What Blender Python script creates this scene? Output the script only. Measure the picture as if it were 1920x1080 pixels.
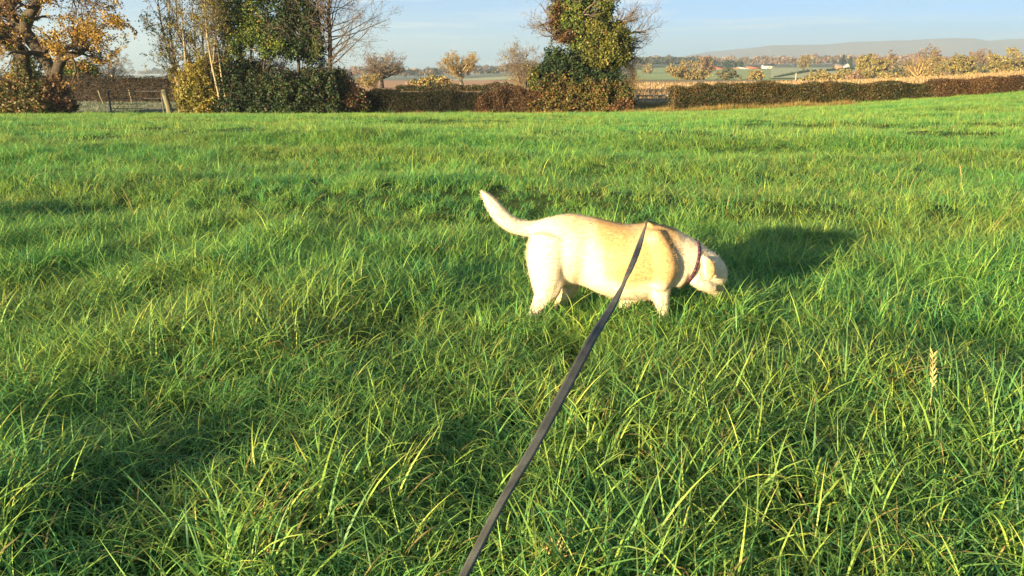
import bpy, math
import numpy as np
from mathutils import Vector

for o in list(bpy.data.objects):
    bpy.data.objects.remove(o, do_unlink=True)
SC = bpy.context.scene
R = math.radians
rng = np.random.default_rng(7)

# ------------------------------------------------------------------ camera
CAM_H = 1.15
PITCH = R(16.06)
FPX = 1391.0
cam_d = bpy.data.cameras.new('camera')
cam_d.sensor_width = 36.0
cam_d.lens = FPX / 1920 * 36.0
cam_d.clip_start = 0.05
cam_d.clip_end = 30000
cam = bpy.data.objects.new('camera', cam_d)
cam.location = (0, 0, CAM_H)
cam.rotation_euler = (R(90) - PITCH, 0, 0)
SC.collection.objects.link(cam)
SC.camera = cam

# ------------------------------------------------------------------ sky, sun, exposure
SUN_EL, SUN_AZ = R(9.5), R(222)          # azimuth clockwise from +Y: low sun behind the left shoulder
wd = bpy.data.worlds.new('World')
SC.world = wd
wd.use_nodes = True
nt = wd.node_tree
nt.nodes.clear()
wout = nt.nodes.new('ShaderNodeOutputWorld')
bg = nt.nodes.new('ShaderNodeBackground')
sky = nt.nodes.new('ShaderNodeTexSky')
sky.sky_type = 'NISHITA'
sky.sun_disc = False
sky.sun_elevation = SUN_EL
sky.sun_rotation = SUN_AZ
sky.altitude = 60
sky.air_density = 0.56
sky.dust_density = 0.6
sky.ozone_density = 3.8
bg.inputs['Strength'].default_value = 0.05
# thin high cirrus by direction, veil widened overhead to add fill light
tc = nt.nodes.new('ShaderNodeTexCoord')
mp = nt.nodes.new('ShaderNodeMapping')
mp.inputs['Scale'].default_value = (2.2, 2.2, 26)
mp.inputs['Rotation'].default_value = (0, R(3), 0)
cn = nt.nodes.new('ShaderNodeTexNoise')
cn.inputs['Scale'].default_value = 1.6
cn.inputs['Detail'].default_value = 7
cn.inputs['Roughness'].default_value = 0.6
cr = nt.nodes.new('ShaderNodeMapRange')
cr.inputs['From Min'].default_value = 0.30
cr.inputs['From Max'].default_value = 0.74
cr.inputs['To Max'].default_value = 0.62
mx = nt.nodes.new('ShaderNodeMix')
mx.data_type = 'RGBA'
mx.inputs['B'].default_value = (1.9, 3.5, 4.7, 1)
nt.links.new(tc.outputs['Generated'], mp.inputs['Vector'])
nt.links.new(mp.outputs['Vector'], cn.inputs['Vector'])
nt.links.new(cn.outputs['Fac'], cr.inputs['Value'])
nt.links.new(cr.outputs['Result'], mx.inputs['Factor'])
nt.links.new(sky.outputs['Color'], mx.inputs['A'])
# brighter wisps in the veil
mp2 = nt.nodes.new('ShaderNodeMapping')
mp2.inputs['Scale'].default_value = (3.0, 3.0, 60)
mp2.inputs['Rotation'].default_value = (R(2), R(-4), 0)
cn2 = nt.nodes.new('ShaderNodeTexNoise')
cn2.inputs['Scale'].default_value = 1.3
cn2.inputs['Detail'].default_value = 8
cn2.inputs['Roughness'].default_value = 0.62
cr2 = nt.nodes.new('ShaderNodeMapRange')
cr2.inputs['From Min'].default_value = 0.52
cr2.inputs['From Max'].default_value = 0.72
cr2.inputs['To Max'].default_value = 0.75
mx2 = nt.nodes.new('ShaderNodeMix')
mx2.data_type = 'RGBA'
mx2.inputs['B'].default_value = (4.6, 5.0, 5.2, 1)
nt.links.new(tc.outputs['Generated'], mp2.inputs['Vector'])
nt.links.new(mp2.outputs['Vector'], cn2.inputs['Vector'])
nt.links.new(cn2.outputs['Fac'], cr2.inputs['Value'])
nt.links.new(cr2.outputs['Result'], mx2.inputs['Factor'])
nt.links.new(mx.outputs['Result'], mx2.inputs['A'])
nt.links.new(mx2.outputs['Result'], bg.inputs['Color'])
nt.links.new(bg.outputs['Background'], wout.inputs['Surface'])

sun_d = bpy.data.lights.new('sun', 'SUN')
sun_d.energy = 5.0
sun_d.angle = R(0.9)
sun_d.color = (1.0, 0.78, 0.46)
sun = bpy.data.objects.new('sun', sun_d)
SUNV = Vector((math.sin(SUN_AZ) * math.cos(SUN_EL), math.cos(SUN_AZ) * math.cos(SUN_EL), math.sin(SUN_EL)))
sun.rotation_euler = SUNV.to_track_quat('Z', 'Y').to_euler()
SC.collection.objects.link(sun)

SC.view_settings.view_transform = 'Standard'
SC.view_settings.look = 'None'
SC.view_settings.exposure = 2.1
SC.view_settings.gamma = 1.0
SC.view_settings.use_curve_mapping = False
SC.render.engine = 'CYCLES'
SC.cycles.max_bounces = 6
SC.cycles.diffuse_bounces = 4
SC.cycles.glossy_bounces = 1
SC.cycles.transmission_bounces = 3
SC.cycles.volume_bounces = 0
SC.cycles.use_denoising = True
SC.cycles.caustics_reflective = False
SC.cycles.caustics_refractive = False

# ------------------------------------------------------------------ helpers
CT, ST = math.cos(PITCH), math.sin(PITCH)


def pix(px, py, Y):
    """world point on the plane y=Y seen at photo pixel (px,py)"""
    a = (px - 960) / FPX
    b = (540 - py) / FPX
    d = np.array([a, CT + b * ST, -ST + b * CT])
    return np.array([0, 0, CAM_H]) + d * (Y / d[1])


def pixd(px, py, depth):
    a = (px - 960) / FPX
    b = (540 - py) / FPX
    return np.array([0, 0, CAM_H]) + np.array([a, CT + b * ST, -ST + b * CT]) * depth


def smooth(a, b, x):
    t = np.clip((x - a) / (b - a), 0, 1)
    return t * t * (3 - 2 * t)


def vnoise(x, y, scale=1.0, seed=0):
    x = np.asarray(x, float) / scale + 1000.3
    y = np.asarray(y, float) / scale + 1000.7
    xi = np.floor(x).astype(np.int64)
    yi = np.floor(y).astype(np.int64)
    fx, fy = x - xi, y - yi
    fx = fx * fx * (3 - 2 * fx)
    fy = fy * fy * (3 - 2 * fy)

    def h(a, b):
        n = (a * 374761393 + b * 668265263 + seed * 974634777) & 0x7fffffff
        n = ((n ^ (n >> 13)) * 1274126177) & 0x7fffffff
        n = n ^ (n >> 16)
        return (n & 0xffff) / 65535.0
    return (h(xi, yi) * (1 - fx) * (1 - fy) + h(xi + 1, yi) * fx * (1 - fy)
            + h(xi, yi + 1) * (1 - fx) * fy + h(xi + 1, yi + 1) * fx * fy)


def bumps(X, Y):
    """hummocks of the pasture"""
    fade = 1 - smooth(34, 50, Y)
    b = (vnoise(X + .25 * Y, Y - .3 * X, 1.6, 1) - .5) * .10 + (vnoise(X, Y, .62, 2) - .5) * .06
    b = b + (vnoise(X * .45 - .1 * Y, Y, 2.6, 3) - .5) * .06
    wv = X * .16 + Y + 1.6 * (vnoise(X, Y * 1.5, 5.0, 16) - .5) * 2
    am = smooth(4.5, 8, Y) * (.25 + 1.1 * vnoise(X * .35, Y, 4.5, 17))
    b = b + .105 * am * np.sin(wv * 2 * np.pi / 3.9) + .03 * am * np.sin(wv * 2 * np.pi / 1.7 + X * .6)
    near = 1 - .75 * np.exp(-(((X - .55) / 1.2) ** 2 + ((Y - 3.6) / .9) ** 2))
    return b * fade * near


FARY = np.array([55, 62, 90, 260, 330, 400, 460, 900, 1500, 2500, 4000, 9000.])
FARR = np.array([-1.05, -.95, -.8, -.6, -2.2, -3.4, -2.2, 8, 21, 30, 36, 40.])
FARL = np.array([-1.05, -.95, -.8, -.8, -2.2, -4., -4.5, -5, -5, -4, -4, -4.])


def ground_z(X, Y, bump=True):
    X = np.asarray(X, float)
    Y = np.asarray(Y, float)
    Yc = np.maximum(Y, -5)
    xr = np.clip(X, 0, 60)
    zf = -.015 * Yc - .000266 * Yc * Yc + .00137 * xr * xr * np.clip(Yc / 50, 0, 1)
    g = smooth(-.14, .2, X / np.maximum(Y, 1))
    zr = np.interp(Y, FARY, FARR)
    zl = np.interp(Y, FARY, FARL)
    zz = zl * (1 - g) + zr * g
    lift = .00137 * xr * xr * np.exp(-np.maximum(Y - 50, 0) / 60.)
    zz = zz + lift * np.clip(1 - (Y - 55) / 200, 0, 1)
    t = smooth(49, 60, Y)
    z = zf * (1 - t) + zz * t
    if bump:
        z = z + bumps(X, Y)
    return z


def gz(x, y, bump=False):
    return float(ground_z(np.array([x]), np.array([y]), bump)[0])


def mesh_np(name, V, F, mats=None, tint=None, smoothf=False, fmat=None):
    """V (n,3); F list of int arrays (k,m)"""
    V = np.asarray(V, np.float32)
    F = [np.asarray(f, np.int32) for f in (F if isinstance(F, (list, tuple)) else [F]) if len(f)]
    me = bpy.data.meshes.new(name)
    me.vertices.add(len(V))
    me.vertices.foreach_set('co', V.ravel())
    nl = sum(f.size for f in F)
    nf = sum(len(f) for f in F)
    me.loops.add(nl)
    me.polygons.add(nf)
    me.loops.foreach_set('vertex_index', np.concatenate([f.ravel() for f in F]))
    tot = np.concatenate([np.full(len(f), f.shape[1], np.int32) for f in F])
    st = np.concatenate([[0], np.cumsum(tot)[:-1]]).astype(np.int32)
    me.polygons.foreach_set('loop_start', st)
    if fmat is not None:
        me.polygons.foreach_set('material_index', np.asarray(fmat, np.int32))
    if smoothf:
        me.polygons.foreach_set('use_smooth', np.ones(nf, bool))
    if tint is not None:
        a = me.attributes.new('tint', 'FLOAT_COLOR', 'POINT')
        t = np.ones((len(V), 4), np.float32)
        tt = np.asarray(tint, np.float32)
        t[:, :tt.shape[1]] = tt
        a.data.foreach_set('color', t.ravel())
    me.update(calc_edges=True)
    me.validate()
    for m in (mats if isinstance(mats, (list, tuple)) else [mats] if mats else []):
        me.materials.append(m)
    return me


def link(name, me, parent=None, loc=None):
    o = bpy.data.objects.new(name, me)
    SC.collection.objects.link(o)
    if loc is not None:
        o.location = loc
    if parent is not None:
        o.parent = parent
    return o


def tag(o, label=None, cat=None, group=None, kind=None):
    if label:
        o['label'] = label
    if cat:
        o['category'] = cat
    if group:
        o['group'] = group
    if kind:
        o['kind'] = kind
    return o


def thing(name, label, cat, loc, group=None):
    o = bpy.data.objects.new(name, None)
    o.empty_display_size = .2
    SC.collection.objects.link(o)
    o.location = loc
    return tag(o, label, cat, group)


class Geo:
    """collects numpy geometry"""

    def __init__(s):
        s.V, s.F, s.T, s.n = [], {}, [], 0

    def add(s, V, F, tint=None):
        V = np.asarray(V, float).reshape(-1, 3)
        for f in (F if isinstance(F, list) else [F]):
            f = np.asarray(f)
            if len(f):
                s.F.setdefault(f.shape[1], []).append(f + s.n)
        s.V.append(V)
        if tint is None:
            tint = np.tile([.5, .5, .5], (len(V), 1))
        s.T.append(np.broadcast_to(np.asarray(tint, float), (len(V), 3)))
        s.n += len(V)
        return s

    def obj(s, name, mat, parent=None, origin=(0, 0, 0), smoothf=False, loc=None):
        V = np.concatenate(s.V) - np.asarray(origin)
        F = [np.concatenate(v) for v in s.F.values()]
        return link(name, mesh_np(name, V, F, mat, np.concatenate(s.T), smoothf), parent, loc)


def nrm(v):
    return v / np.maximum(np.linalg.norm(v, axis=-1, keepdims=True), 1e-9)


def tubes(P, Rr, sides=4, flat=None):
    """P (N,K,3) R (N,K) -> V, quads"""
    N, K, _ = P.shape
    T = np.empty_like(P)
    T[:, 1:-1] = P[:, 2:] - P[:, :-2]
    T[:, 0] = P[:, 1] - P[:, 0]
    T[:, -1] = P[:, -1] - P[:, -2]
    T = nrm(T)
    ref = np.where(np.abs(T[:, :1, 2:3]) > .9, np.array([1., 0, 0]), np.array([0, 0, 1.]))
    ref = np.broadcast_to(ref, T.shape)
    A = nrm(np.cross(T, ref))
    B = np.cross(T, A)
    ang = np.arange(sides) / sides * 2 * np.pi
    ring = (A[:, :, None, :] * np.cos(ang)[None, None, :, None] + B[:, :, None, :] * np.sin(ang)[None, None, :, None])
    V = P[:, :, None, :] + ring * Rr[:, :, None, None]
    idx = np.arange(N * K * sides).reshape(N, K, sides)
    a = idx[:, :-1]
    b = idx[:, 1:]
    q = np.stack([a, np.roll(a, -1, 2), np.roll(b, -1, 2), b], -1).reshape(-1, 4)
    return V.reshape(-1, 3), q


def grow(P, Rr, n, t0, t1, ang, lenf, fall=.5, K=5, wig=.18, up=.1, rf=.6, tip=.25, jit=.3, maxr=None):
    """one level of branching off every parent branch"""
    N, K0, _ = P.shape
    par = np.repeat(np.arange(N), n)
    M = len(par)
    t = rng.uniform(t0, t1, M)
    f = t * (K0 - 1)
    i = np.minimum(f.astype(int), K0 - 2)
    u = (f - i)[:, None]
    base = P[par, i] * (1 - u) + P[par, i + 1] * u
    tan = nrm(P[par, i + 1] - P[par, i])
    r0 = (Rr[par, i] * (1 - u[:, 0]) + Rr[par, i + 1] * u[:, 0]) * rf
    if maxr:
        r0 = np.minimum(r0, maxr)
    plen = np.linalg.norm(np.diff(P, axis=1), axis=2).sum(1)[par]
    L = plen * lenf * (1 - fall * t) * rng.uniform(1 - jit, 1 + jit, M)
    rd = nrm(rng.normal(size=(M, 3)))
    perp = nrm(rd - (rd * tan).sum(1, keepdims=True) * tan)
    a = np.radians(rng.uniform(ang[0], ang[1], M))[:, None]
    d = nrm(tan * np.cos(a) + perp * np.sin(a))
    out = np.empty((M, K, 3))
    out[:, 0] = base
    step = (L / (K - 1))[:, None]
    for k in range(1, K):
        d = nrm(d + wig * rng.normal(size=(M, 3)) + np.array([0, 0, up]))
        out[:, k] = out[:, k - 1] + d * step
    rr = r0[:, None] * (1 - (1 - tip) * np.linspace(0, 1, K)[None])
    return out, rr


def catmull(pts, n):
    P = np.asarray(pts, float)
    t = np.linspace(0, len(P) - 1, n)
    i = np.clip(t.astype(int), 0, len(P) - 2)
    u = (t - i)[:, None]
    p0 = P[np.maximum(i - 1, 0)]
    p1 = P[i]
    p2 = P[i + 1]
    p3 = P[np.minimum(i + 2, len(P) - 1)]
    return .5 * ((2 * p1) + (-p0 + p2) * u + (2 * p0 - 5 * p1 + 4 * p2 - p3) * u ** 2 + (-p0 + 3 * p1 - 3 * p2 + p3) * u ** 3)


def poly(pts, radii, K=8):
    """explicit limb -> (1,K,3),(1,K)"""
    P = catmull(pts, K)
    r = np.interp(np.linspace(0, 1, K), np.linspace(0, 1, len(radii)), radii)
    return P[None], r[None]


def quads(C, size, tint, updir=.0, aspect=1.0, norm=None, nj=1.0):
    """leaf-like bent diamonds at C; size (n,)"""
    n = len(C)
    size = np.broadcast_to(size, (n,))
    a = nrm(rng.normal(size=(n, 3)) * nj + (0 if norm is None else norm))
    rd = nrm(rng.normal(size=(n, 3)) + np.array([0, 0, updir]))
    u = nrm(rd - (rd * a).sum(1, keepdims=True) * a)
    v = np.cross(a, u)
    s = size[:, None] * .5
    V = np.stack([C - u * s * 1.25, C + v * s * aspect + a * s * .25, C + u * s * 1.25, C - v * s * aspect + a * s * .25], 1)
    return V.reshape(-1, 3), np.arange(n * 4).reshape(n, 4), np.repeat(tint, 4, 0)


def blob_points(c, r, n, shell=.55, lump=.25, seed=0):
    """points in a lumpy ellipsoid, denser towards its skin"""
    d = nrm(rng.normal(size=(n, 3)))
    ph = rng.uniform(0, 6.28, 3)
    l = 1 + lump * (np.sin(d[:, 0] * 5 + ph[0]) * np.sin(d[:, 1] * 5 + ph[1]) + .6 * np.sin(d[:, 2] * 7 + ph[2]) * np.sin(d[:, 0] * 8 + ph[1]))
    rr = (shell + (1 - shell) * rng.uniform(0, 1, n) ** .6) * l
    return np.asarray(c) + d * rr[:, None] * np.asarray(r), d


def rtint(n, dry=0.0):
    t = np.empty((n, 3))
    t[:, 0] = rng.uniform(0, 1, n)
    t[:, 1] = rng.uniform(0, 1, n)
    t[:, 2] = (rng.uniform(0, 1, n) < dry)
    return t


def clump_tint(C, scale=.8, dry=0., seed=4):
    t = rtint(len(C), dry)
    t[:, 0] = np.clip(.65 * vnoise(C[:, 0] + .7 * C[:, 1], C[:, 2], scale, seed) + .5 * t[:, 0] - .07, 0, 1)
    return t


def box(g, c, s, rot=None, tint=None, bev=0.0):
    """box with slightly chamfered look: 8 verts"""
    x, y, z = np.array(s) / 2
    V = np.array([[-x, -y, -z], [x, -y, -z], [x, y, -z], [-x, y, -z], [-x, -y, z], [x, -y, z], [x, y, z], [-x, y, z]])
    if rot is not None:
        V = V @ np.asarray(rot).T
    F = np.array([[0, 3, 2, 1], [4, 5, 6, 7], [0, 1, 5, 4], [1, 2, 6, 5], [2, 3, 7, 6], [3, 0, 4, 7]])
    g.add(V + np.asarray(c), F, tint)
    return g


# ------------------------------------------------------------------ materials
def newmat(name):
    m = bpy.data.materials.new(name)
    m.use_nodes = True
    n = m.node_tree
    n.nodes.clear()
    out = n.nodes.new('ShaderNodeOutputMaterial')
    return m, n, out


def ramp(n, stops):
    r = n.nodes.new('ShaderNodeValToRGB')
    e = r.color_ramp.elements
    while len(e) < len(stops):
        e.new(.5)
    for k, (p, c) in enumerate(stops):
        e[k].position = p
        e[k].color = (*c, 1)
    return r


def leaf_mat(name, stops, dry=(.25, .12, .04), trans=.3, rough=.5, spec=.3, obj_var=0.0):
    """colour from the per-leaf tint: r -> ramp, b -> dead leaves, g -> value jitter"""
    m, n, out = newmat(name)
    at = n.nodes.new('ShaderNodeAttribute')
    at.attribute_name = 'tint'
    sp = n.nodes.new('ShaderNodeSeparateColor')
    n.links.new(at.outputs['Color'], sp.inputs['Color'])
    rp = ramp(n, stops)
    if obj_var:
        oi = n.nodes.new('ShaderNodeObjectInfo')
        ma = n.nodes.new('ShaderNodeMath')
        ma.operation = 'MULTIPLY_ADD'
        ma.inputs[1].default_value = obj_var
        n.links.new(oi.outputs['Random'], ma.inputs[0])
        mb = n.nodes.new('ShaderNodeMath')
        mb.operation = 'MULTIPLY_ADD'
        mb.inputs[1].default_value = 1 - obj_var
        n.links.new(sp.outputs['Red'], mb.inputs[0])
        n.links.new(ma.outputs[0], mb.inputs[2])
        ma.inputs[2].default_value = 0
        n.links.new(mb.outputs[0], rp.inputs['Fac'])
    else:
        n.links.new(sp.outputs['Red'], rp.inputs['Fac'])
    mx = n.nodes.new('ShaderNodeMix')
    mx.data_type = 'RGBA'
    mx.inputs['B'].default_value = (*dry, 1)
    n.links.new(sp.outputs['Blue'], mx.inputs['Factor'])
    n.links.new(rp.outputs['Color'], mx.inputs['A'])
    hs = n.nodes.new('ShaderNodeHueSaturation')
    mr = n.nodes.new('ShaderNodeMapRange')
    mr.inputs['To Min'].default_value = .7
    mr.inputs['To Max'].default_value = 1.3
    n.links.new(sp.outputs['Green'], mr.inputs['Value'])
    n.links.new(mr.outputs['Result'], hs.inputs['Value'])
    n.links.new(mx.outputs['Result'], hs.inputs['Color'])
    pb = n.nodes.new('ShaderNodeBsdfPrincipled')
    pb.inputs['Roughness'].default_value = rough
    pb.inputs['Specular IOR Level'].default_value = spec
    n.links.new(hs.outputs['Color'], pb.inputs['Base Color'])
    if trans > 0:
        tr = n.nodes.new('ShaderNodeBsdfTranslucent')
        n.links.new(hs.outputs['Color'], tr.inputs['Color'])
        ms = n.nodes.new('ShaderNodeMixShader')
        ms.inputs['Fac'].default_value = trans
        n.links.new(pb.outputs[0], ms.inputs[1])
        n.links.new(tr.outputs[0], ms.inputs[2])
        n.links.new(ms.outputs[0], out.inputs['Surface'])
    else:
        n.links.new(pb.outputs[0], out.inputs['Surface'])
    return m


def rough_mat(name, stops, scale=4., rough=.85, bump=.3, stretch=(1, 1, 1), spec=.2, detail=6, bdist=.02):
    """noise-coloured rough surface"""
    m, n, out = newmat(name)
    tc = n.nodes.new('ShaderNodeTexCoord')
    mp = n.nodes.new('ShaderNodeMapping')
    mp.inputs['Scale'].default_value = stretch
    nz = n.nodes.new('ShaderNodeTexNoise')
    nz.inputs['Scale'].default_value = scale
    nz.inputs['Detail'].default_value = detail
    nz.inputs['Roughness'].default_value = .65
    rp = ramp(n, stops)
    pb = n.nodes.new('ShaderNodeBsdfPrincipled')
    pb.inputs['Roughness'].default_value = rough
    pb.inputs['Specular IOR Level'].default_value = spec
    n.links.new(tc.outputs['Object'], mp.inputs['Vector'])
    n.links.new(mp.outputs['Vector'], nz.inputs['Vector'])
    n.links.new(nz.outputs['Fac'], rp.inputs['Fac'])
    n.links.new(rp.outputs['Color'], pb.inputs['Base Color'])
    if bump:
        b = n.nodes.new('ShaderNodeBump')
        b.inputs['Strength'].default_value = bump
        b.inputs['Distance'].default_value = bdist
        n.links.new(nz.outputs['Fac'], b.inputs['Height'])
        n.links.new(b.outputs['Normal'], pb.inputs['Normal'])
    n.links.new(pb.outputs[0], out.inputs['Surface'])
    return m


M = {}

def meadow_patches(m):
    """yellower and bluer patches of sward, metres across"""
    n = m.node_tree
    hs = [k for k in n.nodes if k.type == 'HUE_SAT'][0]
    ge = n.nodes.new('ShaderNodeNewGeometry')
    mp = n.nodes.new('ShaderNodeMapping')
    mp.inputs['Scale'].default_value = (.35, .8, 1)
    mp.inputs['Rotation'].default_value = (0, 0, R(-14))
    nz = n.nodes.new('ShaderNodeTexNoise')
    nz.inputs['Scale'].default_value = .55
    nz.inputs['Detail'].default_value = 4
    nz.inputs['Roughness'].default_value = .6
    mr = n.nodes.new('ShaderNodeMapRange')
    mr.inputs['From Min'].default_value = .36
    mr.inputs['From Max'].default_value = .66
    mr.inputs['To Min'].default_value = .522
    mr.inputs['To Max'].default_value = .456
    n.links.new(ge.outputs['Position'], mp.inputs[0])
    n.links.new(mp.outputs[0], nz.inputs['Vector'])
    n.links.new(nz.outputs['Fac'], mr.inputs['Value'])
    n.links.new(mr.outputs['Result'], hs.inputs['Hue'])


M['soil'] = rough_mat('soil_and_thatch', [(.3, (.022, .03, .010)), (.55, (.035, .055, .014)), (.8, (.05, .05, .02))], 9, bump=.5)
M['grass'] = leaf_mat('grass_blades', [(0, (.028, .125, .07)), (.38, (.095, .27, .07)), (.68, (.26, .43, .07)), (1, (.52, .54, .11))],
                      dry=(.36, .27, .09), trans=.38, rough=.5, spec=.3, obj_var=.42)
meadow_patches(M['grass'])
M['stalk'] = leaf_mat('dry_grass_stalk', [(0, (.34, .25, .10)), (1, (.48, .40, .16))], trans=.2, rough=.6)
M['bark'] = rough_mat('bark', [(.3, (.025, .019, .014)), (.55, (.065, .05, .034)), (.8, (.075, .08, .03))], 3, bump=1.0, stretch=(1, 1, .4), bdist=.06)
M['bark_pale'] = rough_mat('pale_bark', [(.3, (.16, .125, .075)), (.7, (.30, .25, .16))], 5, bump=.5, stretch=(1, 1, .3))
M['twig_grey'] = rough_mat('grey_twigs', [(.3, (.10, .075, .055)), (.7, (.19, .15, .11))], 2, bump=0)
M['twig_dark'] = rough_mat('dark_twigs', [(.3, (.018, .014, .010)), (.7, (.045, .035, .023))], 2, bump=0)
M['twig_brown'] = rough_mat('brown_twigs', [(.3, (.06, .032, .022)), (.7, (.14, .08, .05))], 2, bump=0)
M['twig_gold'] = rough_mat('golden_twigs', [(.3, (.17, .115, .045)), (.7, (.29, .205, .08))], 2, bump=0)
M['oak_leaf'] = leaf_mat('oak_autumn_leaves', [(0, (.17, .105, .022)), (.4, (.31, .19, .032)), (.75, (.40, .26, .042)), (1, (.28, .26, .05))], dry=(.20, .10, .03), trans=.35)
M['bramble_leaf'] = leaf_mat('bramble_leaves', [(0, (.04, .055, .015)), (.5, (.10, .10, .025)), (1, (.20, .15, .04))], dry=(.19, .09, .035), trans=.25)
M['bank_leaf'] = leaf_mat('bank_bramble_leaves', [(0, (.022, .034, .010)), (.5, (.06, .068, .017)), (1, (.14, .115, .028))], dry=(.16, .08, .03), trans=.2, spec=.2)
M['gold_leaf'] = leaf_mat('golden_hazel_leaves', [(0, (.10, .11, .02)), (.5, (.18, .165, .03)), (1, (.34, .265, .05))], dry=(.20, .12, .035), trans=.35)
M['dark_leaf'] = leaf_mat('dark_evergreen_leaves', [(0, (.009, .020, .008)), (.5, (.019, .038, .012)), (1, (.048, .07, .018))], dry=(.06, .04, .018), trans=.12, rough=.55, spec=.22)
M['mid_leaf'] = leaf_mat('mid_green_leaves', [(0, (.03, .055, .012)), (.5, (.075, .115, .02)), (1, (.15, .17, .03))], dry=(.24, .15, .04), trans=.2, rough=.55, spec=.22)
M['ivy_leaf'] = leaf_mat('ivy_leaves', [(0, (.024, .034, .008)), (.5, (.072, .084, .016)), (1, (.165, .15, .028))], dry=(.22, .13, .04), trans=.2, rough=.5, spec=.25)
M['hedge_dark'] = leaf_mat('dark_hedge_leaves', [(0, (.008, .014, .007)), (.5, (.015, .022, .009)), (1, (.03, .03, .012))], dry=(.05, .028, .016), trans=.15, spec=.12)  # leaf colour lowered to stand in for shade lying on the mid hedge
M['hedge_leaf'] = leaf_mat('hedge_leaves', [(0, (.018, .030, .010)), (.5, (.05, .055, .018)), (1, (.11, .075, .028))], dry=(.14, .06, .028), trans=.18)
M['hedge_leaf_warm'] = leaf_mat('warm_hedge_leaves', [(0, (.012, .018, .006)), (.45, (.036, .044, .012)), (.8, (.062, .052, .015)), (1, (.12, .075, .022))], dry=(.10, .048, .018), trans=.2)
M['rust_leaf'] = leaf_mat('rusty_hedge_leaves', [(0, (.022, .017, .008)), (.5, (.065, .037, .015)), (1, (.14, .078, .027))], dry=(.10, .045, .018), trans=.2)
M['far_gold'] = leaf_mat('far_golden_twigs', [(0, (.14, .11, .045)), (.5, (.24, .19, .065)), (1, (.32, .24, .08))], trans=.2)
M['far_olive'] = leaf_mat('far_olive_twigs', [(0, (.10, .10, .04)), (.5, (.22, .19, .06)), (1, (.30, .25, .08))], trans=.2)
M['far_green'] = leaf_mat('far_green_twigs', [(0, (.04, .055, .035)), (.5, (.09, .10, .05)), (1, (.15, .14, .06))], trans=.15)
M['wood_far'] = leaf_mat('far_wood_crowns', [(0, (.045, .055, .035)), (.3, (.13, .09, .055)), (.7, (.22, .13, .075)), (1, (.26, .19, .08))], trans=.1)
M['tawny'] = leaf_mat('tawny_verge', [(0, (.10, .12, .025)), (.45, (.20, .19, .05)), (.75, (.32, .24, .09)), (1, (.40, .26, .09))], dry=(.34, .16, .06), trans=.3)
M['stubble'] = leaf_mat('stubble_stalks', [(0, (.20, .13, .06)), (1, (.34, .24, .115))], trans=.2)
M['frost'] = leaf_mat('frosted_grass', [(0, (.05, .09, .05)), (.5, (.12, .17, .11)), (1, (.26, .32, .26))], dry=(.3, .26, .18), trans=.2)
M['post'] = rough_mat('weathered_wood', [(.3, (.09, .085, .045)), (.7, (.18, .165, .10))], 6, bump=.4, stretch=(1, 1, .15))
M['rail'] = rough_mat('pale_rail_wood', [(.3, (.30, .25, .15)), (.7, (.44, .37, .24))], 6, bump=.3, stretch=(.15, 1, 1))
M['steel'] = rough_mat('galvanised_steel', [(.3, (.10, .11, .11)), (.7, (.20, .21, .21))], 8, rough=.5, bump=0, spec=.5)
M['dark_steel'] = rough_mat('dark_gate_steel', [(.3, (.03, .032, .035)), (.7, (.07, .07, .07))], 8, rough=.55, bump=0, spec=.4)
M['roof_red'] = rough_mat('red_roof_tiles', [(.3, (.30, .09, .045)), (.7, (.42, .15, .07))], 1.5, bump=0)
M['roof_grey'] = rough_mat('grey_roof', [(.3, (.12, .11, .11)), (.7, (.2, .18, .17))], 1.5, bump=0)
M['roof_dark'] = rough_mat('dark_barn_roof', [(.3, (.05, .045, .045)), (.7, (.09, .08, .075))], 1.5, bump=0)
M['brick'] = rough_mat('farm_brick', [(.3, (.30, .15, .08)), (.7, (.42, .23, .13))], 2, bump=0)
M['render'] = rough_mat('cream_render', [(.3, (.62, .54, .42)), (.7, (.75, .68, .55))], 1, bump=0)
M['glass'] = rough_mat('dark_window_glass', [(.3, (.02, .025, .03)), (.7, (.04, .045, .05))], 1, rough=.1, bump=0, spec=.6)
M['hedge_core'] = rough_mat('hedge_inner_branches', [(.3, (.018, .014, .010)), (.7, (.045, .032, .022))], 5, bump=.8, bdist=.1)
M['hedge_core_warm'] = rough_mat('warm_hedge_inner_branches', [(.3, (.03, .022, .012)), (.7, (.09, .062, .03))], 5, bump=.8, bdist=.1)
M['hills'] = rough_mat('moorland_hills', [(.3, (.15, .125, .12)), (.7, (.22, .18, .17))], .004, bump=0)


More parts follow.
